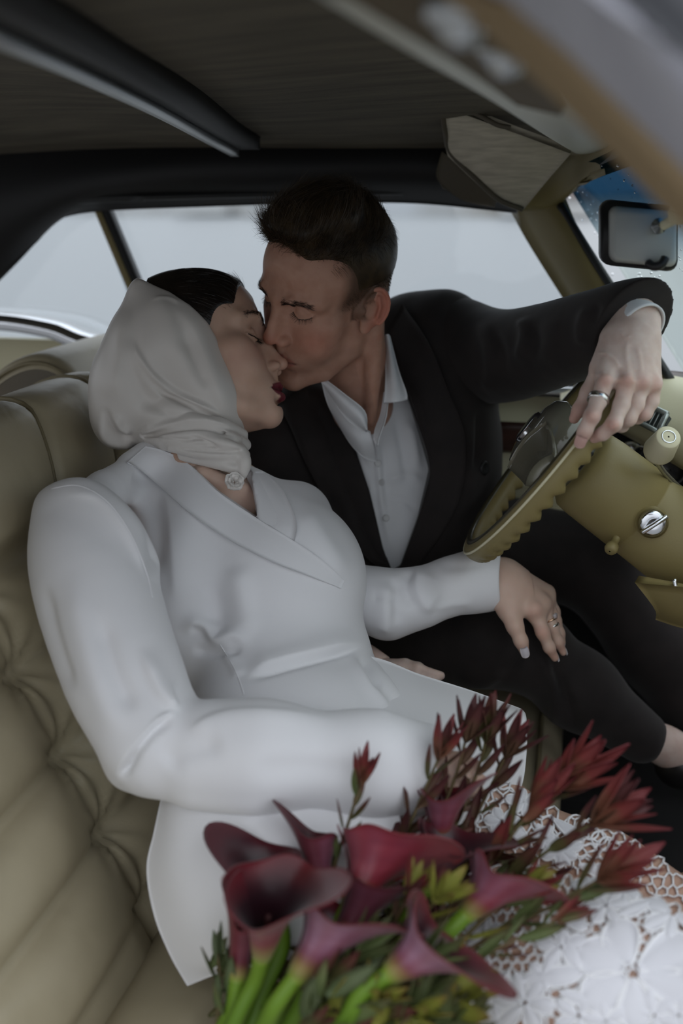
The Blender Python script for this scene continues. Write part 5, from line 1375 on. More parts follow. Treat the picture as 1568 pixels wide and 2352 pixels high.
# shirt
sv2 = vv(690, 700, 1.15, 1060, 1400, 1.56, .0026)
sv2.E(880, 1140, 1.475, 235, 330, .098); sv2.E(870, 990, 1.46, 130, 170, .085, 0, k=.03)
v, q = world_mesh(sv2, 1)
v = brush(v, q, [([(856, 985), (866, 1050), (872, 1110), (880, 1180), (905, 1290)], 7, 14, .004), ([(870, 1000), (880, 1060), (884, 1120), (892, 1200)], 6, 8, -.003), ([(935, 960), (950, 1020), (960, 1090)], 16, 12, .005), ([(905, 950), (925, 1040), (935, 1120)], 10, 12, -.004),
                 ([(790, 960), (830, 1030), (862, 1080)], 8, 12, .003), ([(860, 1110), (840, 1150), (865, 1200)], 8, 10, .004), ([(880, 1110), (930, 1090), (975, 1110)], 10, 10, .004), ([(885, 1150), (930, 1150), (962, 1180)], 8, 8, -.003), ([(800, 990), (845, 1050)], 6, 8, -.003)])
bvsh = bvh_of(v, q.tolist()); sm_ = MB(); sm_.add(v, q)
sm_.add(*sheet([[(739, 866, 1.30), (790, 905, 1.285), (836, 944, 1.28), (842, 984, 1.295)], [(737, 874, 1.295), (784, 918, 1.278), (826, 956, 1.272), (842, 987, 1.29)], [(748, 892, 1.31), (786, 950, 1.30), (815, 978, 1.30), (842, 992, 1.305)]], 8, 16, .0022))
sm_.add(*sheet([[(884, 772, 1.345), (886, 850, 1.325), (884, 905, 1.31), (882, 926, 1.308)], [(889, 768, 1.335), (902, 850, 1.312), (910, 905, 1.30), (908, 924, 1.30)], [(894, 772, 1.345), (914, 850, 1.325), (932, 900, 1.312), (934, 918, 1.31)]], 8, 16, .0022))
sm_.add(*sheet([[(882, 900, 1.325), (875, 950, 1.322), (862, 985, 1.322), (858, 1010, 1.322)], [(892, 910, 1.318), (886, 960, 1.312), (872, 1000, 1.312), (866, 1025, 1.315)]], 12, 8, .0022))
sm_.add(*sheet([[(738, 874, 1.322), (786, 940, 1.316), (815, 972, 1.312), (850, 992, 1.316)], [(752, 925, 1.335), (796, 985, 1.325), (826, 1012, 1.322), (858, 1022, 1.33)], [(772, 965, 1.352), (806, 1020, 1.348), (836, 1050, 1.35), (864, 1060, 1.362)]], 14, 18, .002))
sho = sm_.build('shirt', M_shirt, man)
M_btn = mat('shirt_button', (0.6, 0.6, 0.6), 0.3)
for (px, py) in ((868, 1064), (876, 1108), (886, 1190)):
    p, n_ = hit(bvsh, px, py)
    if p is not None:
        mb = MB(); mb.add(*lathe(p, n_, [(.0045, -.001), (.005, .0005), (.004, .0016), (.003, .001), (.0005, .001)], 16)); mb.build('button', M_btn, sho)
# jacket button
p, n_ = hit(bvmj, 1112, 1075)
if p is not None:
    mb = MB(); mb.add(*lathe(p, n_, [(.009, -.001), (.010, .001), (.008, .003), (.006, .002), (.001, .002)], 20)); mb.build('button', M_blk, mjo)
# shirt cuff: ring round the wrist
cu_ = MB(); cw = toW(cpt); caw = MC@cax
def ring_pts(c, axis, r, n=40, flat=1.0, tilt=0.0):
    a = np.cross(axis, [0, 0, 1]); a /= np.linalg.norm(a); b_ = np.cross(axis, a)
    return np.array([c+r*(math.cos(t)*a+flat*math.sin(t)*b_)+axis*tilt*math.sin(t) for t in np.linspace(0, 2*np.pi, n, endpoint=False)])
def ring_shell(cs, rs, axis, th, flat=1.0):
    out = [ring_pts(c, axis, r, flat=flat) for c, r in zip(cs, rs)]+[ring_pts(c, axis, r-th, flat=flat) for c, r in list(zip(cs, rs))[::-1]]
    R = np.array(out); n, k = R.shape[:2]; R = np.concatenate([R, R[:1]]); return R.reshape(-1, 3), grid_faces(n+1, k, True).tolist()
rc = PX(57, 1.08)
cu_.add(*ring_shell([cw-caw*.012, cw+caw*.003, cw+caw*.014, cw+caw*.017], [rc*.98, rc*1.02, rc*1.10, rc*1.10], caw, .0022))
cu_.build('shirt_cuff', M_shirt, man)
# trousers
tv = vv(760, 1080, 1.15, 1640, 1840, 1.72, .0045)
tv.C([(880, 1400, 1.50, 130), (1000, 1470, 1.44, 98), (1120, 1478, 1.39, 92), (1212, 1492, 1.36, 92)], kk=.03)
tv.C([(1212, 1492, 1.36, 90), (1330, 1585, 1.38, 84), (1470, 1690, 1.40, 62)], k=.02, kk=.03)
tv.C([(920, 1330, 1.56, 130), (1150, 1260, 1.52, 110), (1360, 1290, 1.47, 105)], k=.02, kk=.03)
tv.C([(1360, 1290, 1.47, 100), (1500, 1480, 1.47, 92), (1600, 1650, 1.48, 72)], k=.02, kk=.03)
v, q = world_mesh(tv, 2)
v = brush(v, q, [([(1040, 1560), (1110, 1570), (1160, 1540)], 10, 14, .006), ([(1180, 1420), (1190, 1500), (1150, 1560)], 12, 14, -.006), ([(1230, 1480), (1270, 1580), (1280, 1680)], 14, 14, .007), ([(1260, 1500), (1300, 1600), (1330, 1690)], 12, 12, -.006)])
mb = MB(); mb.add(v, q); mb.build('trousers', M_suit, man)
# shoe and ankle
av = vv(1400, 1600, 1.30, 1720, 1860, 1.50, .004)
av.C([(1450, 1675, 1.40, 44), (1530, 1715, 1.40, 40), (1580, 1740, 1.40, 40)], kk=.02)
ankle = world_mesh(av, 1)
mb = MB(); hs_ = vv(1480, 1600, 1.30, 1900, 1900, 1.52, .004); hs_.C([(1560, 1745, 1.41, 52), (1640, 1770, 1.40, 50), (1760, 1800, 1.39, 40)], kk=.02); hs_.C([(1540, 1700, 1.415, 30), (1560, 1760, 1.41, 48)], k=.02)
mb.add(*world_mesh(hs_, 1)); mb.build('shoe', mat('black_shoe_leather', (0.012, 0.011, 0.011), 0.3), man)
# ------------------------------------------------------------------ the man's hands
bodyM = MB(); bodyM.add(man_head[0], man_head[1], col=man_head[2])
SKM = np.array([.70, .56, .495]); SKMR = np.array([.64, .34, .28])
hv = vv(1290, 680, .96, 1540, 1060, 1.14, .0014)
hv.C([(1420, 745, 1.11, 50), (1452, 742, 1.088, 53), (1450, 782, 1.066, 52)], kk=.02)
for a, b_ in (((1420, 780, 1.066, 34), (1392, 868, 1.040, 27)), ((1442, 780, 1.064, 34), (1440, 872, 1.040, 26)), ((1465, 780, 1.066, 32), (1474, 876, 1.046, 24)), ((1480, 782, 1.070, 30), (1499, 880, 1.054, 21)), ((1410, 790, 1.072, 30), (1376, 846, 1.066, 24))):
    hv.C([a, b_], k=.014)
hv.C([(1448, 800, 1.062, 50), (1448, 850, 1.052, 46)], k=.012)
for pts in ([(1392, 868, 1.040, 22), (1374, 920, 1.026, 18.5), (1359, 956, 1.018, 18), (1343, 990, 1.020, 16), (1331, 1018, 1.025, 13.5)],
            [(1441, 872, 1.040, 22), (1427, 930, 1.024, 18), (1409, 974, 1.016, 17.5), (1384, 996, 1.026, 15), (1364, 1006, 1.036, 12.5)],
            [(1476, 876, 1.046, 20), (1461, 930, 1.038, 16.5), (1444, 962, 1.038, 16), (1428, 978, 1.056, 14), (1412, 982, 1.072, 12)],
            [(1502, 880, 1.054, 18), (1496, 922, 1.050, 15.5), (1481, 950, 1.052, 15), (1464, 960, 1.068, 13), (1450, 962, 1.082, 11)],
            [(1378, 846, 1.066, 20), (1350, 900, 1.070, 16.5), (1330, 940, 1.072, 15), (1318, 962, 1.074, 12)]):
    hv.C(pts, k=.0025, kk=.005)
for (px, py, d) in ((1391, 872, 1.024), (1441, 874, 1.024), (1477, 879, 1.033), (1502, 884, 1.042)): hv.E(px, py, d, 14, 13, .006, 0, k=.010)
for (px, py, d) in ((1359, 956, 1.010), (1409, 975, 1.008)): hv.E(px, py, d, 11, 11, .005, 0, k=.005)
v, q = world_mesh(hv, 2)
v = brush(v, q, [([(1366, 812), (1390, 812), (1412, 828), (1425, 850)], 4, 4, .0012), ([(1364, 868), (1380, 858), (1392, 856)], 3, 4, .0009), ([(1440, 780), (1438, 820), (1446, 860)], 7, 7, .0014), ([(1462, 790), (1470, 830), (1474, 862)], 6, 6, .0012), ([(1418, 840), (1420, 870)], 8, 8, -.0018), ([(1458, 848), (1460, 876)], 7, 7, -.0016), ([(1420, 760), (1436, 775), (1450, 770)], 4, 4, .0009)])
tips = [(W(*p), r_) for p, r_ in (((1331, 1020, 1.015), .014), ((1391, 872, 1.018), .010), ((1441, 874, 1.018), .011), ((1476, 879, 1.028), .009), ((1500, 884, 1.038), .009), ((1359, 956, 1.01), .009), ((1406, 977, 1.005), .010), ((1362, 1004, 1.03), .012), ((1318, 960, 1.07), .02), ((1474, 954, 1.04), .010))]
bodyM.add(v, q, col=hand_cols(v, SKM, SKMR, tips)); bvh_mh = bvh_of(v, q.tolist())
bodyM.add(*[ankle[0], ankle[1]], col=np.tile(SKM*.75, (len(ankle[0]), 1)))
# right hand resting on the seat behind the woman's hip
hv = vv(850, 1490, 1.2, 1050, 1580, 1.36, .0018)
for pts in ([(860, 1540, 1.29, 30), (910, 1545, 1.28, 28)], [(900, 1532, 1.27, 14), (960, 1538, 1.262, 13), (1012, 1552, 1.265, 10)], [(900, 1545, 1.265, 14), (955, 1556, 1.258, 12), (1000, 1570, 1.26, 10)], [(890, 1528, 1.28, 13), (930, 1525, 1.275, 11), (960, 1530, 1.27, 10)]):
    hv.C(pts, k=.006, kk=.006)
v, q = world_mesh(hv, 1); bodyM.add(v, q, col=np.tile(SKM, (len(v), 1)))
# forearm inside the sleeve keeps the body in one piece
aw = MB(); P = cr([W(*p_[:3]) for p_ in sl[:6]]+[W(1444, 748, 1.092)], 20); vt, ft = tube(P, [.034]*10+[.026]*10, 14); bodyM.add(vt, ft, col=np.tile(SKM, (len(vt), 1)))
for pts, rr_ in (([(840, 950, 1.40), (890, 1050, 1.47), (900, 1200, 1.49), (900, 1400, 1.50)], .03), ([(900, 1400, 1.50), (1120, 1478, 1.39), (1212, 1492, 1.36), (1330, 1585, 1.38), (1470, 1685, 1.40)], .026), ([(900, 1100, 1.47), (690, 990, 1.45), (620, 1110, 1.43), (700, 1400, 1.36), (870, 1540, 1.29)], .022), ([(900, 1100, 1.47), (960, 900, 1.46), (1025, 775, 1.43)], .03)):
    vt, ft = tube(cr([W(*q) for q in pts], 24), rr_, 14); bodyM.add(vt, ft, col=np.tile(SKM, (len(vt), 1)))
bodyM.build('body', M_skin_m, man, colors=True)
M_nm = mat('natural_nail', (0.55, 0.34, 0.30), 0.25, spec=.5)
nail_px((1338, 1000), (1333, 1014), .0062, .0058, bvh_mh, M_nm, man, .0004)
ring(W(1374, 918, 1.0285), W(1359, 956, 1.022)-W(1392, 868, 1.04), .0098, .0068, .0014, 'ring', M_sring, man)
# ------------------------------------------------------------------ lace skirt
M_lace = mat('white_lace_cord', (0.80, 0.80, 0.82), 0.65, sheen=.2)
M_petal = mat('white_lace_petal', (0.70, 0.70, 0.74), 0.6, (0.66, 0.66, 0.70), 30, bump=.15, bscale=500, bdist=.0006)
def lp(px, py, off=.003):
    p, n = hit(bv_leg, px, py)
    return None if p is None else p+n*off
net = MB(); rr = np.random.default_rng(12)
def ribbon_px(pts, w, mb_, off=.003, seg=6):
    P = [lp(x, y, off) for x, y in pts]
    if any(p is None for p in P) or len(P) < 2: return
    P = np.array(P)
    if np.abs(np.diff(toV(P)[:, 2])).max() > .05: return
    mb_.add(*tube(P, w, 5, True))
# petals: (base, tip, half width)
petal_spec = []
def flower(cx, cy, R, n, w, a0, squash=.8, inner=.12):
    for i in range(n):
        a = a0+2*math.pi*i/n+rr.normal(0, .08); r_ = R*rr.uniform(.85, 1.15)
        petal_spec.append(((cx+inner*R*math.cos(a), cy+inner*R*squash*math.sin(a)), (cx+r_*math.cos(a), cy+r_*squash*math.sin(a)), w*rr.uniform(.85, 1.1)))
flower(1450, 2235, 165, 6, 52, .4)
flower(1210, 2300, 78, 6, 22, .2); flower(1545, 2110, 70, 6, 20, .5); flower(1330, 2330, 60, 5, 18, .1); flower(1390, 2090, 52, 6, 15, .0)
flower(1200, 1850, 42, 6, 13, .3, .7); flower(1290, 1960, 46, 6, 14, .6, .7); flower(1390, 2010, 36, 5, 11, .2, .7)
flower(1030, 2290, 62, 6, 18, .1); flower(1120, 2150, 50, 6, 15, .5); flower(960, 2200, 60, 6, 18, .3)
for b_, t_, w_ in [((1205, 2255), (1345, 2235), 26), ((1300, 2150), (1330, 2230), 22), ((1110, 2330), (1175, 2230), 22), ((1560, 2290), (1600, 2190), 30), ((1130, 1900), (1210, 1930), 24), ((1230, 1900), (1310, 1990), 22), ((1100, 2230), (1000, 2240), 22), ((1330, 1990), (1440, 2030), 18)]:
    petal_spec.append((b_, t_, w_))
flower(1110, 2250, 60, 6, 20, .7); flower(1290, 2180, 54, 5, 20, .9); flower(1500, 2330, 66, 6, 22, .3); flower(1390, 2340, 50, 5, 17, .8); flower(1350, 2030, 40, 6, 12, .5, .7); flower(1150, 1890, 40, 6, 13, .1, .7); flower(1245, 1925, 36, 5, 12, .4, .7); flower(1430, 2060, 44, 6, 14, .3, .8)
flower(1560, 2330, 50, 5, 18, .1); flower(1250, 2240, 44, 5, 16, .2); flower(1150, 2340, 46, 6, 15, .6)
for b_, t_, w_ in [((1500, 2080), (1420, 2110), 18), ((1600, 2060), (1580, 2140), 20), ((1290, 2280), (1360, 2300), 18), ((1050, 2350), (1090, 2290), 18), ((1290, 2110), (1350, 2140), 17), ((1450, 2350), (1440, 2290), 16), ((1270, 1890), (1340, 1940), 14), ((1170, 1830), (1230, 1815), 12)]:
    petal_spec.append((b_, t_, w_))
def petal_px(b_, t_, w):
    b_, t_ = np.array(b_, float), np.array(t_, float); ax = t_-b_; L = np.hypot(*ax); ax /= L; nm = np.array([-ax[1], ax[0]])
    G = np.zeros((9, 5, 3)); edge1, edge2 = [], []
    for i, t in enumerate(np.linspace(0, 1, 9)):
        wd = w*(math.sin(math.pi*min(1, t*.97+.03))**.6)*(.55+.6*t if t < .8 else .55+.48-.6*(t-.8))
        for j, u in enumerate(np.linspace(-1, 1, 5)):
            q = b_+ax*L*t+nm*wd*u; p = lp(q[0], q[1], .0045+.0015*(1-u*u))
            if p is None: return None
            G[i, j] = p
        edge1.append(G[i, 0]); edge2.append(G[i, -1])
    if np.abs(np.diff(toV(G.reshape(-1, 3)).reshape(9, 5, 3)[..., 2], axis=0)).max() > .04: return None
    return G, np.array(edge1+edge2[::-1])
sk = []; cords = MB(); spec_done = []
for b_, t_, w_ in petal_spec:
    r_ = petal_px(b_, t_, w_)
    if r_ is None: continue
    sk.append(shell(r_[0], .0008)); cords.add(*tube(np.concatenate([r_[1], r_[1][:1]]), .0016 if w_ > 30 else .0011, 5, False)); spec_done.append((b_, t_, w_))
# net of cords: a jittered honeycomb over both thighs
s_ = 25; jit = {}
def hexv(i, j):
    if (i, j) not in jit: jit[(i, j)] = rr.normal(0, 4.2, 2)
    return jit[(i, j)]
cells = []
for r_i in range(0, 44):
    for c_i in range(0, 50):
        x = 880+c_i*s_*1.0; y = 1770+r_i*s_*.86*1.0
        x += (r_i % 2)*s_*.5
        cells.append((r_i, c_i, x, y))
pos = {(r, c): np.array([x, y])+rr.normal(0, 7.0, 2) for r, c, x, y in cells}
tri = lambda a, b_, c: (pos[a]+pos[b_]+pos[c])/3
cent = {}
for (r, c) in pos:
    o = (r % 2)
    n1, n2, n3 = (r, c+1), (r+1, c+o), (r+1, c-1+o)
    if n1 in pos and n2 in pos: cent[(r, c, 0)] = tri((r, c), n1, n2)
    if n2 in pos and n3 in pos: cent[(r, c, 1)] = tri((r, c), n2, n3)
for (r, c) in pos:
    o = (r % 2)
    pairs = [((r, c, 0), (r, c, 1)), ((r, c, 0), (r, c+1, 1))]
    if o == 0: pairs.append(((r, c, 0), (r-1, c, 1)) if (r-1, c, 1) in cent else None)
    else: pairs.append(((r, c, 0), (r-1, c+1, 1)) if (r-1, c+1, 1) in cent else None)
    for pr in pairs:
        if pr is None or pr[0] not in cent or pr[1] not in cent: continue
        a, b_ = cent[pr[0]], cent[pr[1]]
        if np.hypot(*(a-b_)) > 45: continue
        ribbon_px([a, (a+b_)/2, b_], .00115, cords, .0025)
# scalloped hem band of loops along the upper edge of the far leg
for t in np.linspace(0, 1, 15):
    cx, cy = 1195+t*250, 1806+t*175
    ribbon_px([(cx+17*math.cos(a), cy+15*math.sin(a)) for a in np.linspace(0, 2*math.pi, 14)], .0013, cords, .003)
for k in range(3):
    ribbon_px([(1135+t*300, 1800+30*k+t*205+9*math.sin(t*40+k)) for t in np.linspace(0, 1, 50)], .0015, cords, .003)
lo_ = tag(cords.build('lace_skirt', M_lace, woman), kind='stuff')
for v, f in sk: obj('lace_petal', v, f, M_petal, lo_)
# opaque lining over the hips, below the jacket
lin_v = vv(560, 1650, .78, 1260, 2480, 1.30, .004)
lin_v.C([(760, 1800, 1.12, 178), (1010, 1890, 1.095, 150)], kk=.04); lin_v.C([(690, 1955, 1.07, 200), (900, 2110, 1.01, 208)], k=.01, kk=.04)
v, q = world_mesh(lin_v, 2); mb = MB(); mb.add(v, q); mb.build('skirt_lining', M_petal, woman)
# ------------------------------------------------------------------ bouquet
bq = empty('bouquet', W(760, 2250, .86)); tag(bq, 'bouquet of maroon calla lilies and red leafy sprigs on the lap', 'bouquet')
M_cal = mat('calla_spathe', (1, 1, 1), 0.34, (.82, .78, .84), 40, 4, attr='Col', stretch=(1, 1, 3), spec=.5, sheen=.10, bump=.12, bscale=160, bdist=.001)
M_stemg = mat('calla_stem', (1, 1, 1), 0.4, attr='Col', spec=.4)
M_leaf = mat('sprig_leaf', (1, 1, 1), 0.55, (.85, .85, .85), 60, 3, attr='Col', spec=.35)
M_twig = mat('sprig_stem', (0.13, 0.075, 0.035), 0.6, (0.10, 0.09, 0.03), 40)
M_spad = mat('spadix', (0.05, 0.012, 0.012), 0.6, bump=.4, bscale=600)
def unit(a):
    a = np.asarray(a, float); return a/(np.linalg.norm(a)+1e-12)
def calla(base, mouth, Rpx, tip, stem_to, red=0.5, lil=0.3, flare=1.0, roll=0.0, L_stretch=1.0, seed=0):
    r = np.random.default_rng(seed)
    b0, m0 = W(*base), W(*mouth); ax = unit(m0-b0); L = np.linalg.norm(m0-b0)*L_stretch; R = PX(Rpx, mouth[2])
    tv_ = MC@np.array([tip[0], -tip[1], tip[2] if len(tip) > 2 else -.15]); A = unit(tv_-ax*(tv_@ax)); B = np.cross(ax, A)
    nu, nvv = 34, 60; us = np.linspace(0, 1, nu); vs = np.linspace(-math.pi*1.08, math.pi*1.08, nvv)
    G = np.zeros((nu, nvv, 3)); r0 = .007
    ph = r.uniform(0, 6, 3)
    for i, u in enumerate(us):
        for j, v_ in enumerate(vs):
            c = math.cos(v_)
            open_ = smooth((u-.30)/.7)
            rad = r0+.50*(R-r0)*u**.95+.50*(R-r0)*open_**1.7*flare
            rad *= 1+.07*abs(v_)/math.pi*(1 if v_ > 0 else -1)
            ln = L*(u*(1.0+.10*c)+.55*u**3*max(0, c)**2)
            rad_t = rad*(1+.55*u**4*max(0, c)**4)
            curl = .42*R*max(0, (u-.72)/.28)**2*(.6+.4*c)
            ruf = .075*R*u**4*(math.sin(3*v_+ph[0])+.6*math.sin(5*v_+ph[1]))
            G[i, j] = b0+ax*(ln-curl+ruf)+(c*A+math.sin(v_)*B)*(rad_t+.4*ruf)
    N = grid_normals(G); out = ((G-(b0+ax*L*.5))*N).sum(-1).mean() > 0
    vt, ft = shell(G, .0011)
    uu = np.repeat(us, nvv); vv_ = np.tile(vs, nu)
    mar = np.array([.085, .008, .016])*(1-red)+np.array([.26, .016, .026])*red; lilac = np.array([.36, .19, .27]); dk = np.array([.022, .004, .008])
    g0 = np.array([.20, .30, .03]); ol = np.array([.30, .26, .08])
    def mixc(a, b_, t): return a*(1-t[:, None])+b_*t[:, None]
    oc = np.tile(mar, (len(uu), 1)); st = .5+.5*np.sin(vv_*9+ph[2]+3*uu)
    oc = mixc(oc, lilac, lil*smooth((uu-.15)/.4)*(1-smooth((uu-.85)/.15))*(.55+.45*np.cos(vv_*1.0+2.2))*(.7+.3*st))
    oc = mixc(oc, ol, 1-smooth((uu-.08)/.30)); oc = mixc(oc, g0, 1-smooth((uu-.0)/.16))
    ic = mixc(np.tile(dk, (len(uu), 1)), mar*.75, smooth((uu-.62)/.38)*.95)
    cols = np.concatenate([oc, ic]) if out else np.concatenate([ic, oc])
    sp_ = obj('calla_lily', vt, ft, M_cal, bq, cols=cols)
    P = cr([b0+ax*.012, b0+ax*L*.2, b0+ax*L*.42, b0+ax*L*.60], 10); mb_ = MB(); mb_.add(*tube(P, np.linspace(.0035, .0022, 10), 8)); mb_.build('spadix', M_spad, sp_)
    st_ = W(*stem_to); S = cr([b0+ax*.018, b0+ax*.004, b0-ax*.020+(st_-b0)*.06, b0*.45+st_*.55-ax*.006, st_], 24)
    vt, ft = tube(S, np.concatenate([np.linspace(.0080, .0072, 6), np.full(18, .0072)]), 14); t = np.repeat(np.linspace(0, 1, 24), 14)
    sc = mixc(np.tile(np.array([.16, .27, .022]), (len(t), 1)), np.array([.10, .20, .02]), t); obj('stem', vt, ft, M_stemg, sp_, cols=sc)
    return sp_
calla((600, 2200, .815), (628, 2035, .775), 114, (.9, .75, -.2), (515, 2400, .83), .55, .30, 1.0, seed=1)
calla((640, 2110, .870), (604, 1968, .862), 84, (-.6, -.8, .1), (560, 2400, .86), .12, .10, 1.1, seed=2)
calla((740, 2060, .870), (718, 1905, .885), 50, (-.3, -1, .3), (600, 2400, .86), .15, .65, 1.15, seed=3)
calla((800, 2085, .835), (890, 1935, .868), 114, (1, .40, -.8), (700, 2400, .86), .95, .25, .95, seed=4)
calla((676, 2250, .795), (805, 2085, .80), 114, (1, .60, -.6), (580, 2400, .81), .45, 1.0, .95, seed=5)
calla((1000, 1945, .915), (1030, 1810, .915), 62, (1, -.55, -.3), (830, 2400, .88), .6, .45, 1.1, seed=6)
calla((975, 2040, .885), (1050, 1915, .88), 84, (.7, .7, -.1), (800, 2400, .87), .08, .12, 1.0, seed=7)
calla((1065, 2105, .835), (1165, 2005, .845), 94, (1, .05, -.6), (850, 2400, .85), .75, .65, .85, seed=8)
calla((890, 2240, .765), (1035, 2150, .760), 120, (1, .5, -.35), (740, 2420, .78), .55, 1.0, .95, seed=9)
calla((770, 2170, .815), (868, 2030, .835), 66, (.8, .8, -.3), (640, 2400, .83), .10, .20, 1.0, seed=10)
calla((545, 2250, .84), (560, 2110, .842), 40, (-.5, -.9, .1), (490, 2420, .85), .2, .5, .8, seed=11)
# leafy sprigs: one leaf mesh per colour, copied
def leaf_mesh(name, c_base, c_mid, c_tip, wide=1.0):
    n, m = 8, 5; G = np.zeros((n, m, 3)); cols = []
    for i, t in enumerate(np.linspace(0, 1, n)):
        w = .125*wide*math.sin(math.pi*min(.985, .06+.94*t**.85))**.75
        for j, u in enumerate(np.linspace(-1, 1, m)):
            G[i, j] = (w*u, t, .10*t*t-.02+.05*abs(u)*w/.1)
        c = np.array(c_base)*(1-t)+np.array(c_mid)*t if t < .5 else np.array(c_mid)*(2-2*t)+np.array(c_tip)*(2*t-1)
        cols += [c]*m
    v_, f_ = shell(G, .018)
    me = bpy.data.meshes.new(name); me.from_pydata(v_.tolist(), [], f_); me.materials.append(M_leaf)
    me.polygons.foreach_set('use_smooth', np.ones(len(me.polygons), dtype=bool))
    ca = me.color_attributes.new('Col', 'FLOAT_COLOR', 'POINT'); c4 = np.ones((len(v_), 4), np.float32); c4[:, :3] = np.concatenate([cols, cols]); ca.data.foreach_set('color', c4.ravel()); me.update()
    return me, v_, f_, np.concatenate([cols, cols])
LM = {'red': leaf_mesh('red_bract', (.16, .075, .04), (.21, .042, .036), (.14, .024, .030)), 'brown': leaf_mesh('brown_leaf', (.09, .095, .03), (.11, .055, .032), (.12, .030, .030)),
      'plum': leaf_mesh('plum_leaf', (.11, .065, .035), (.105, .036, .032), (.070, .018, .022)), 'green': leaf_mesh('green_leaf', (.10, .13, .045), (.12, .155, .055), (.12, .11, .05)),
      'lime': leaf_mesh('lime_leaf', (.30, .30, .06), (.24, .26, .04), (.22, .15, .04), 1.15), 'grey': leaf_mesh('grey_green_leaf', (.09, .12, .05), (.12, .15, .075), (.11, .14, .07))}
nleaf = [0]
def leaf_matrix(p, d, nrm, L):
    d = unit(d); x = unit(np.cross(d, nrm)); z = np.cross(x, d)
    M_ = np.eye(4); M_[:3, 0] = x*L; M_[:3, 1] = d*L; M_[:3, 2] = z*L; M_[:3, 3] = p
    return M_
def sprig(pts, kind, tipk, n, L, ntip, Lt, spread=.55, seed=0, r0=.0022, start=.25, tspread=.5):
    r = np.random.default_rng(seed); P = cr([W(*q) for q in pts], 24); T, A, B = frames(P)
    mb_ = MB(); mb_.add(*tube(P, np.linspace(r0, r0*.55, 24), 7)); so = mb_.build('leafy_sprig', M_twig, bq)
    jobs = []
    for i in range(n):
        t = start+(1-start)*.93*(i+.5)/n; k = int(t*23); a = i*2.4+r.uniform(-.3, .3); rad = math.cos(a)*A[k]+math.sin(a)*B[k]
        s_ = spread*r.uniform(.75, 1.25); jobs.append((P[k]+rad*r0, unit(T[k]+rad*s_), rad, L*r.uniform(.75, 1.1), kind if isinstance(kind, str) else kind[r.integers(len(kind))]))
    for i in range(ntip):
        a = i*2.4+r.uniform(-.3, .3); rad = math.cos(a)*A[-1]+math.sin(a)*B[-1]; q = (i+1)/ntip
        jobs.append((P[-1]-T[-1]*.008*(q), unit(T[-1]+rad*tspread*(.25+.9*q)*r.uniform(.8, 1.2)), rad, Lt*r.uniform(.8, 1.12), tipk if isinstance(tipk, str) else tipk[r.integers(len(tipk))]))
    for p, d, nr, l, k in jobs:
        me = LM[k][0]; o = bpy.data.objects.new('leaf', me); COL.objects.link(o); o.parent = so; o.matrix_basis = Matrix(leaf_matrix(p, d, nr, l).tolist()); nleaf[0] += 1
    return so
c_ = .030
sprig([(700, 2300, .86), (760, 2020, .88), (800, 1890, .88), (832, 1790, .88)], ('brown', 'green'), 'red', 8, 0.0324, 8, 0.0338, .45, 101, tspread=.42)
sprig([(800, 2250, .87), (900, 1990, .90), (960, 1850, .91), (1012, 1730, .91)], ('plum', 'brown'), ('plum', 'red'), 9, 0.044, 8, 0.045, .40, 102, tspread=.40)
sprig([(820, 2250, .87), (960, 1980, .91), (1040, 1800, .93), (1072, 1690, .93)], ('plum', 'brown'), 'plum', 8, 0.044, 9, 0.044, .45, 103, tspread=.45)
sprig([(850, 2250, .87), (1020, 1950, .92), (1090, 1790, .94), (1118, 1690, .94)], ('plum', 'brown'), ('plum', 'brown'), 8, 0.044, 9, 0.044, .45, 104, tspread=.45)
sprig([(850, 2250, .87), (1050, 1950, .92), (1120, 1820, .95), (1166, 1726, .95)], ('plum', 'brown'), ('plum', 'red'), 8, 0.044, 9, 0.044, .5, 105, tspread=.55)
sprig([(900, 2260, .86), (1080, 2020, .90), (1190, 1890, .90), (1290, 1800, .89)], ('brown', 'red'), 'red', 9, 0.0466, 9, 0.0655, .40, 106, tspread=.42)
sprig([(900, 2260, .86), (1120, 2060, .88), (1250, 1960, .87), (1370, 1885, .86)], ('brown', 'plum'), ('red', 'plum'), 8, 0.0497, 9, 0.0624, .40, 107, tspread=.45)
sprig([(920, 2280, .84), (1130, 2150, .85), (1270, 2080, .84), (1385, 2015, .83)], ('brown', 'green'), 'red', 9, 0.0466, 9, 0.0562, .42, 108, tspread=.5)
sprig([(900, 2260, .85), (1080, 2040, .88), (1160, 1940, .88), (1225, 1850, .88)], ('red', 'brown'), 'red', 6, 0.0466, 6, 0.0530, .35, 109, tspread=.30)
sprig([(760, 2300, .83), (880, 2180, .83), (960, 2110, .82), (1010, 2060, .81)], ('brown', 'lime'), 'lime', 5, 0.0351, 8, 0.0338, .4, 110, tspread=.55)
sprig([(760, 2330, .82), (840, 2230, .82), (900, 2130, .82), (940, 2050, .82)], ('brown', 'plum'), ('red', 'lime'), 6, 0.0351, 7, 0.0364, .4, 111, tspread=.55)
sprig([(700, 2420, .79), (770, 2360, .78), (820, 2320, .775), (855, 2290, .77)], 'green', 'lime', 4, 0.0405, 9, 0.0364, .5, 112, tspread=.8)
sprig([(820, 2440, .78), (880, 2390, .77), (925, 2350, .765), (960, 2320, .76)], ('green', 'lime'), ('lime', 'green'), 4, 0.0405, 9, 0.0364, .5, 113, tspread=.8)
sprig([(520, 2440, .84), (520, 2340, .84), (535, 2240, .845), (545, 2170, .85)], ('grey', 'green'), 'grey', 10, 0.0378, 3, 0.0364, .35, 114, tspread=.25)
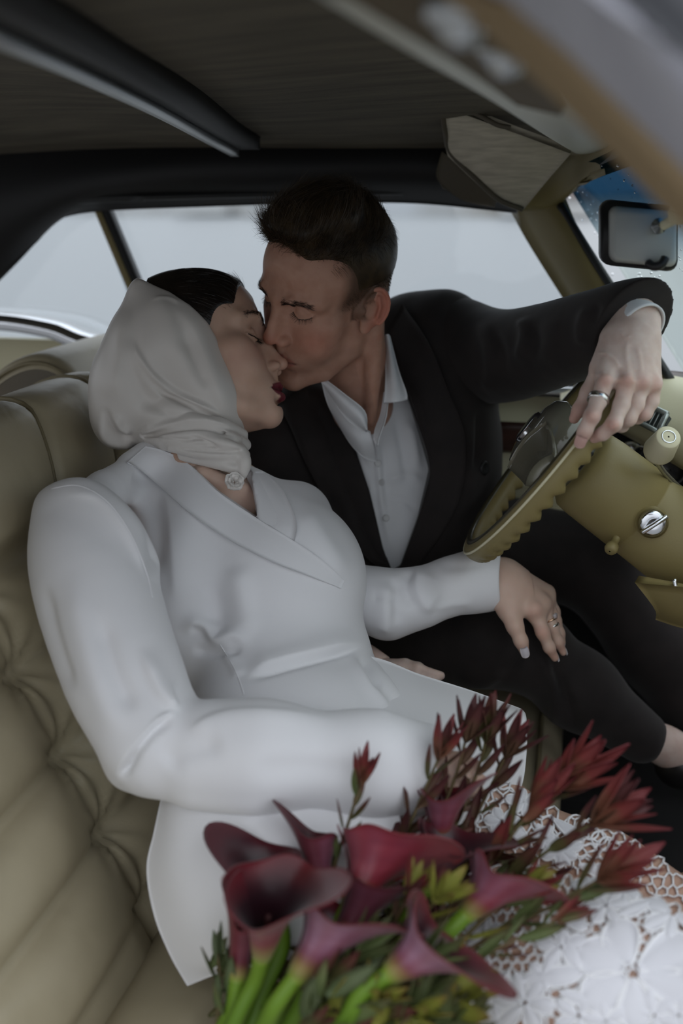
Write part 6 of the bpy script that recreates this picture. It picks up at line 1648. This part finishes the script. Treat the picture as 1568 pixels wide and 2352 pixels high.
sprig([(490, 2440, .845), (500, 2340, .85), (505, 2260, .855), (500, 2190, .86)], ('grey', 'green'), 'grey', 7, 0.0324, 2, 0.0312, .35, 115, tspread=.2)
sprig([(640, 2440, .80), (700, 2340, .795), (760, 2250, .79), (830, 2180, .79)], ('green', 'brown'), 'green', 9, 0.0432, 4, 0.0416, .35, 116, tspread=.35)
sprig([(720, 2440, .79), (800, 2350, .78), (890, 2260, .775), (980, 2200, .775)], ('green', 'brown'), 'green', 8, 0.0405, 4, 0.0390, .35, 117, tspread=.35)
sprig([(900, 2330, .80), (1050, 2230, .80), (1180, 2160, .81), (1290, 2110, .82)], ('brown', 'green'), ('brown', 'red'), 8, 0.0351, 3, 0.0364, .35, 118, tspread=.35)
sprig([(930, 2300, .83), (1080, 2140, .84), (1150, 2080, .84), (1210, 2040, .835)], ('green', 'lime'), ('red', 'lime'), 5, 0.0351, 7, 0.0390, .4, 119, tspread=.5)
# dense short foliage deep in the bouquet
fol = MB(); r = np.random.default_rng(55)
for i in range(420):
    t = r.random(); px_ = 560+t*560+r.normal(0, 70); py_ = 2330-t*330+r.normal(0, 70); d_ = .885+r.uniform(-.01, .03)+.03*t
    k = ('green', 'brown', 'brown', 'plum')[r.integers(4)]; dr = MC@np.array([.6+r.normal(0, .35), .6+r.normal(0, .35), r.normal(0, .3)]); Mx = leaf_matrix(W(px_, py_, d_), dr, MC@np.array([r.normal(0, .4), r.normal(0, .4), -1]), r.uniform(.024, .038))
    vv_ = LM[k][1]; fol.add(vv_@Mx[:3, :3].T+Mx[:3, 3], LM[k][2], col=LM[k][3])
for i in range(85):
    px_ = r.uniform(690, 1040); py_ = r.uniform(2265, 2420); d_ = r.uniform(.772, .80)
    k = ('green', 'green', 'grey', 'lime', 'brown')[r.integers(5)]; dr = MC@np.array([.7+r.normal(0, .3), .5+r.normal(0, .35), r.normal(0, .25)]); Mx = leaf_matrix(W(px_, py_, d_), dr, MC@np.array([r.normal(0, .4), r.normal(0, .4), -1]), r.uniform(.042, .058))
    fol.add(LM[k][1]@Mx[:3, :3].T+Mx[:3, 3], LM[k][2], col=LM[k][3])
tag(fol.build('foliage', M_leaf, bq, colors=True), kind='stuff')
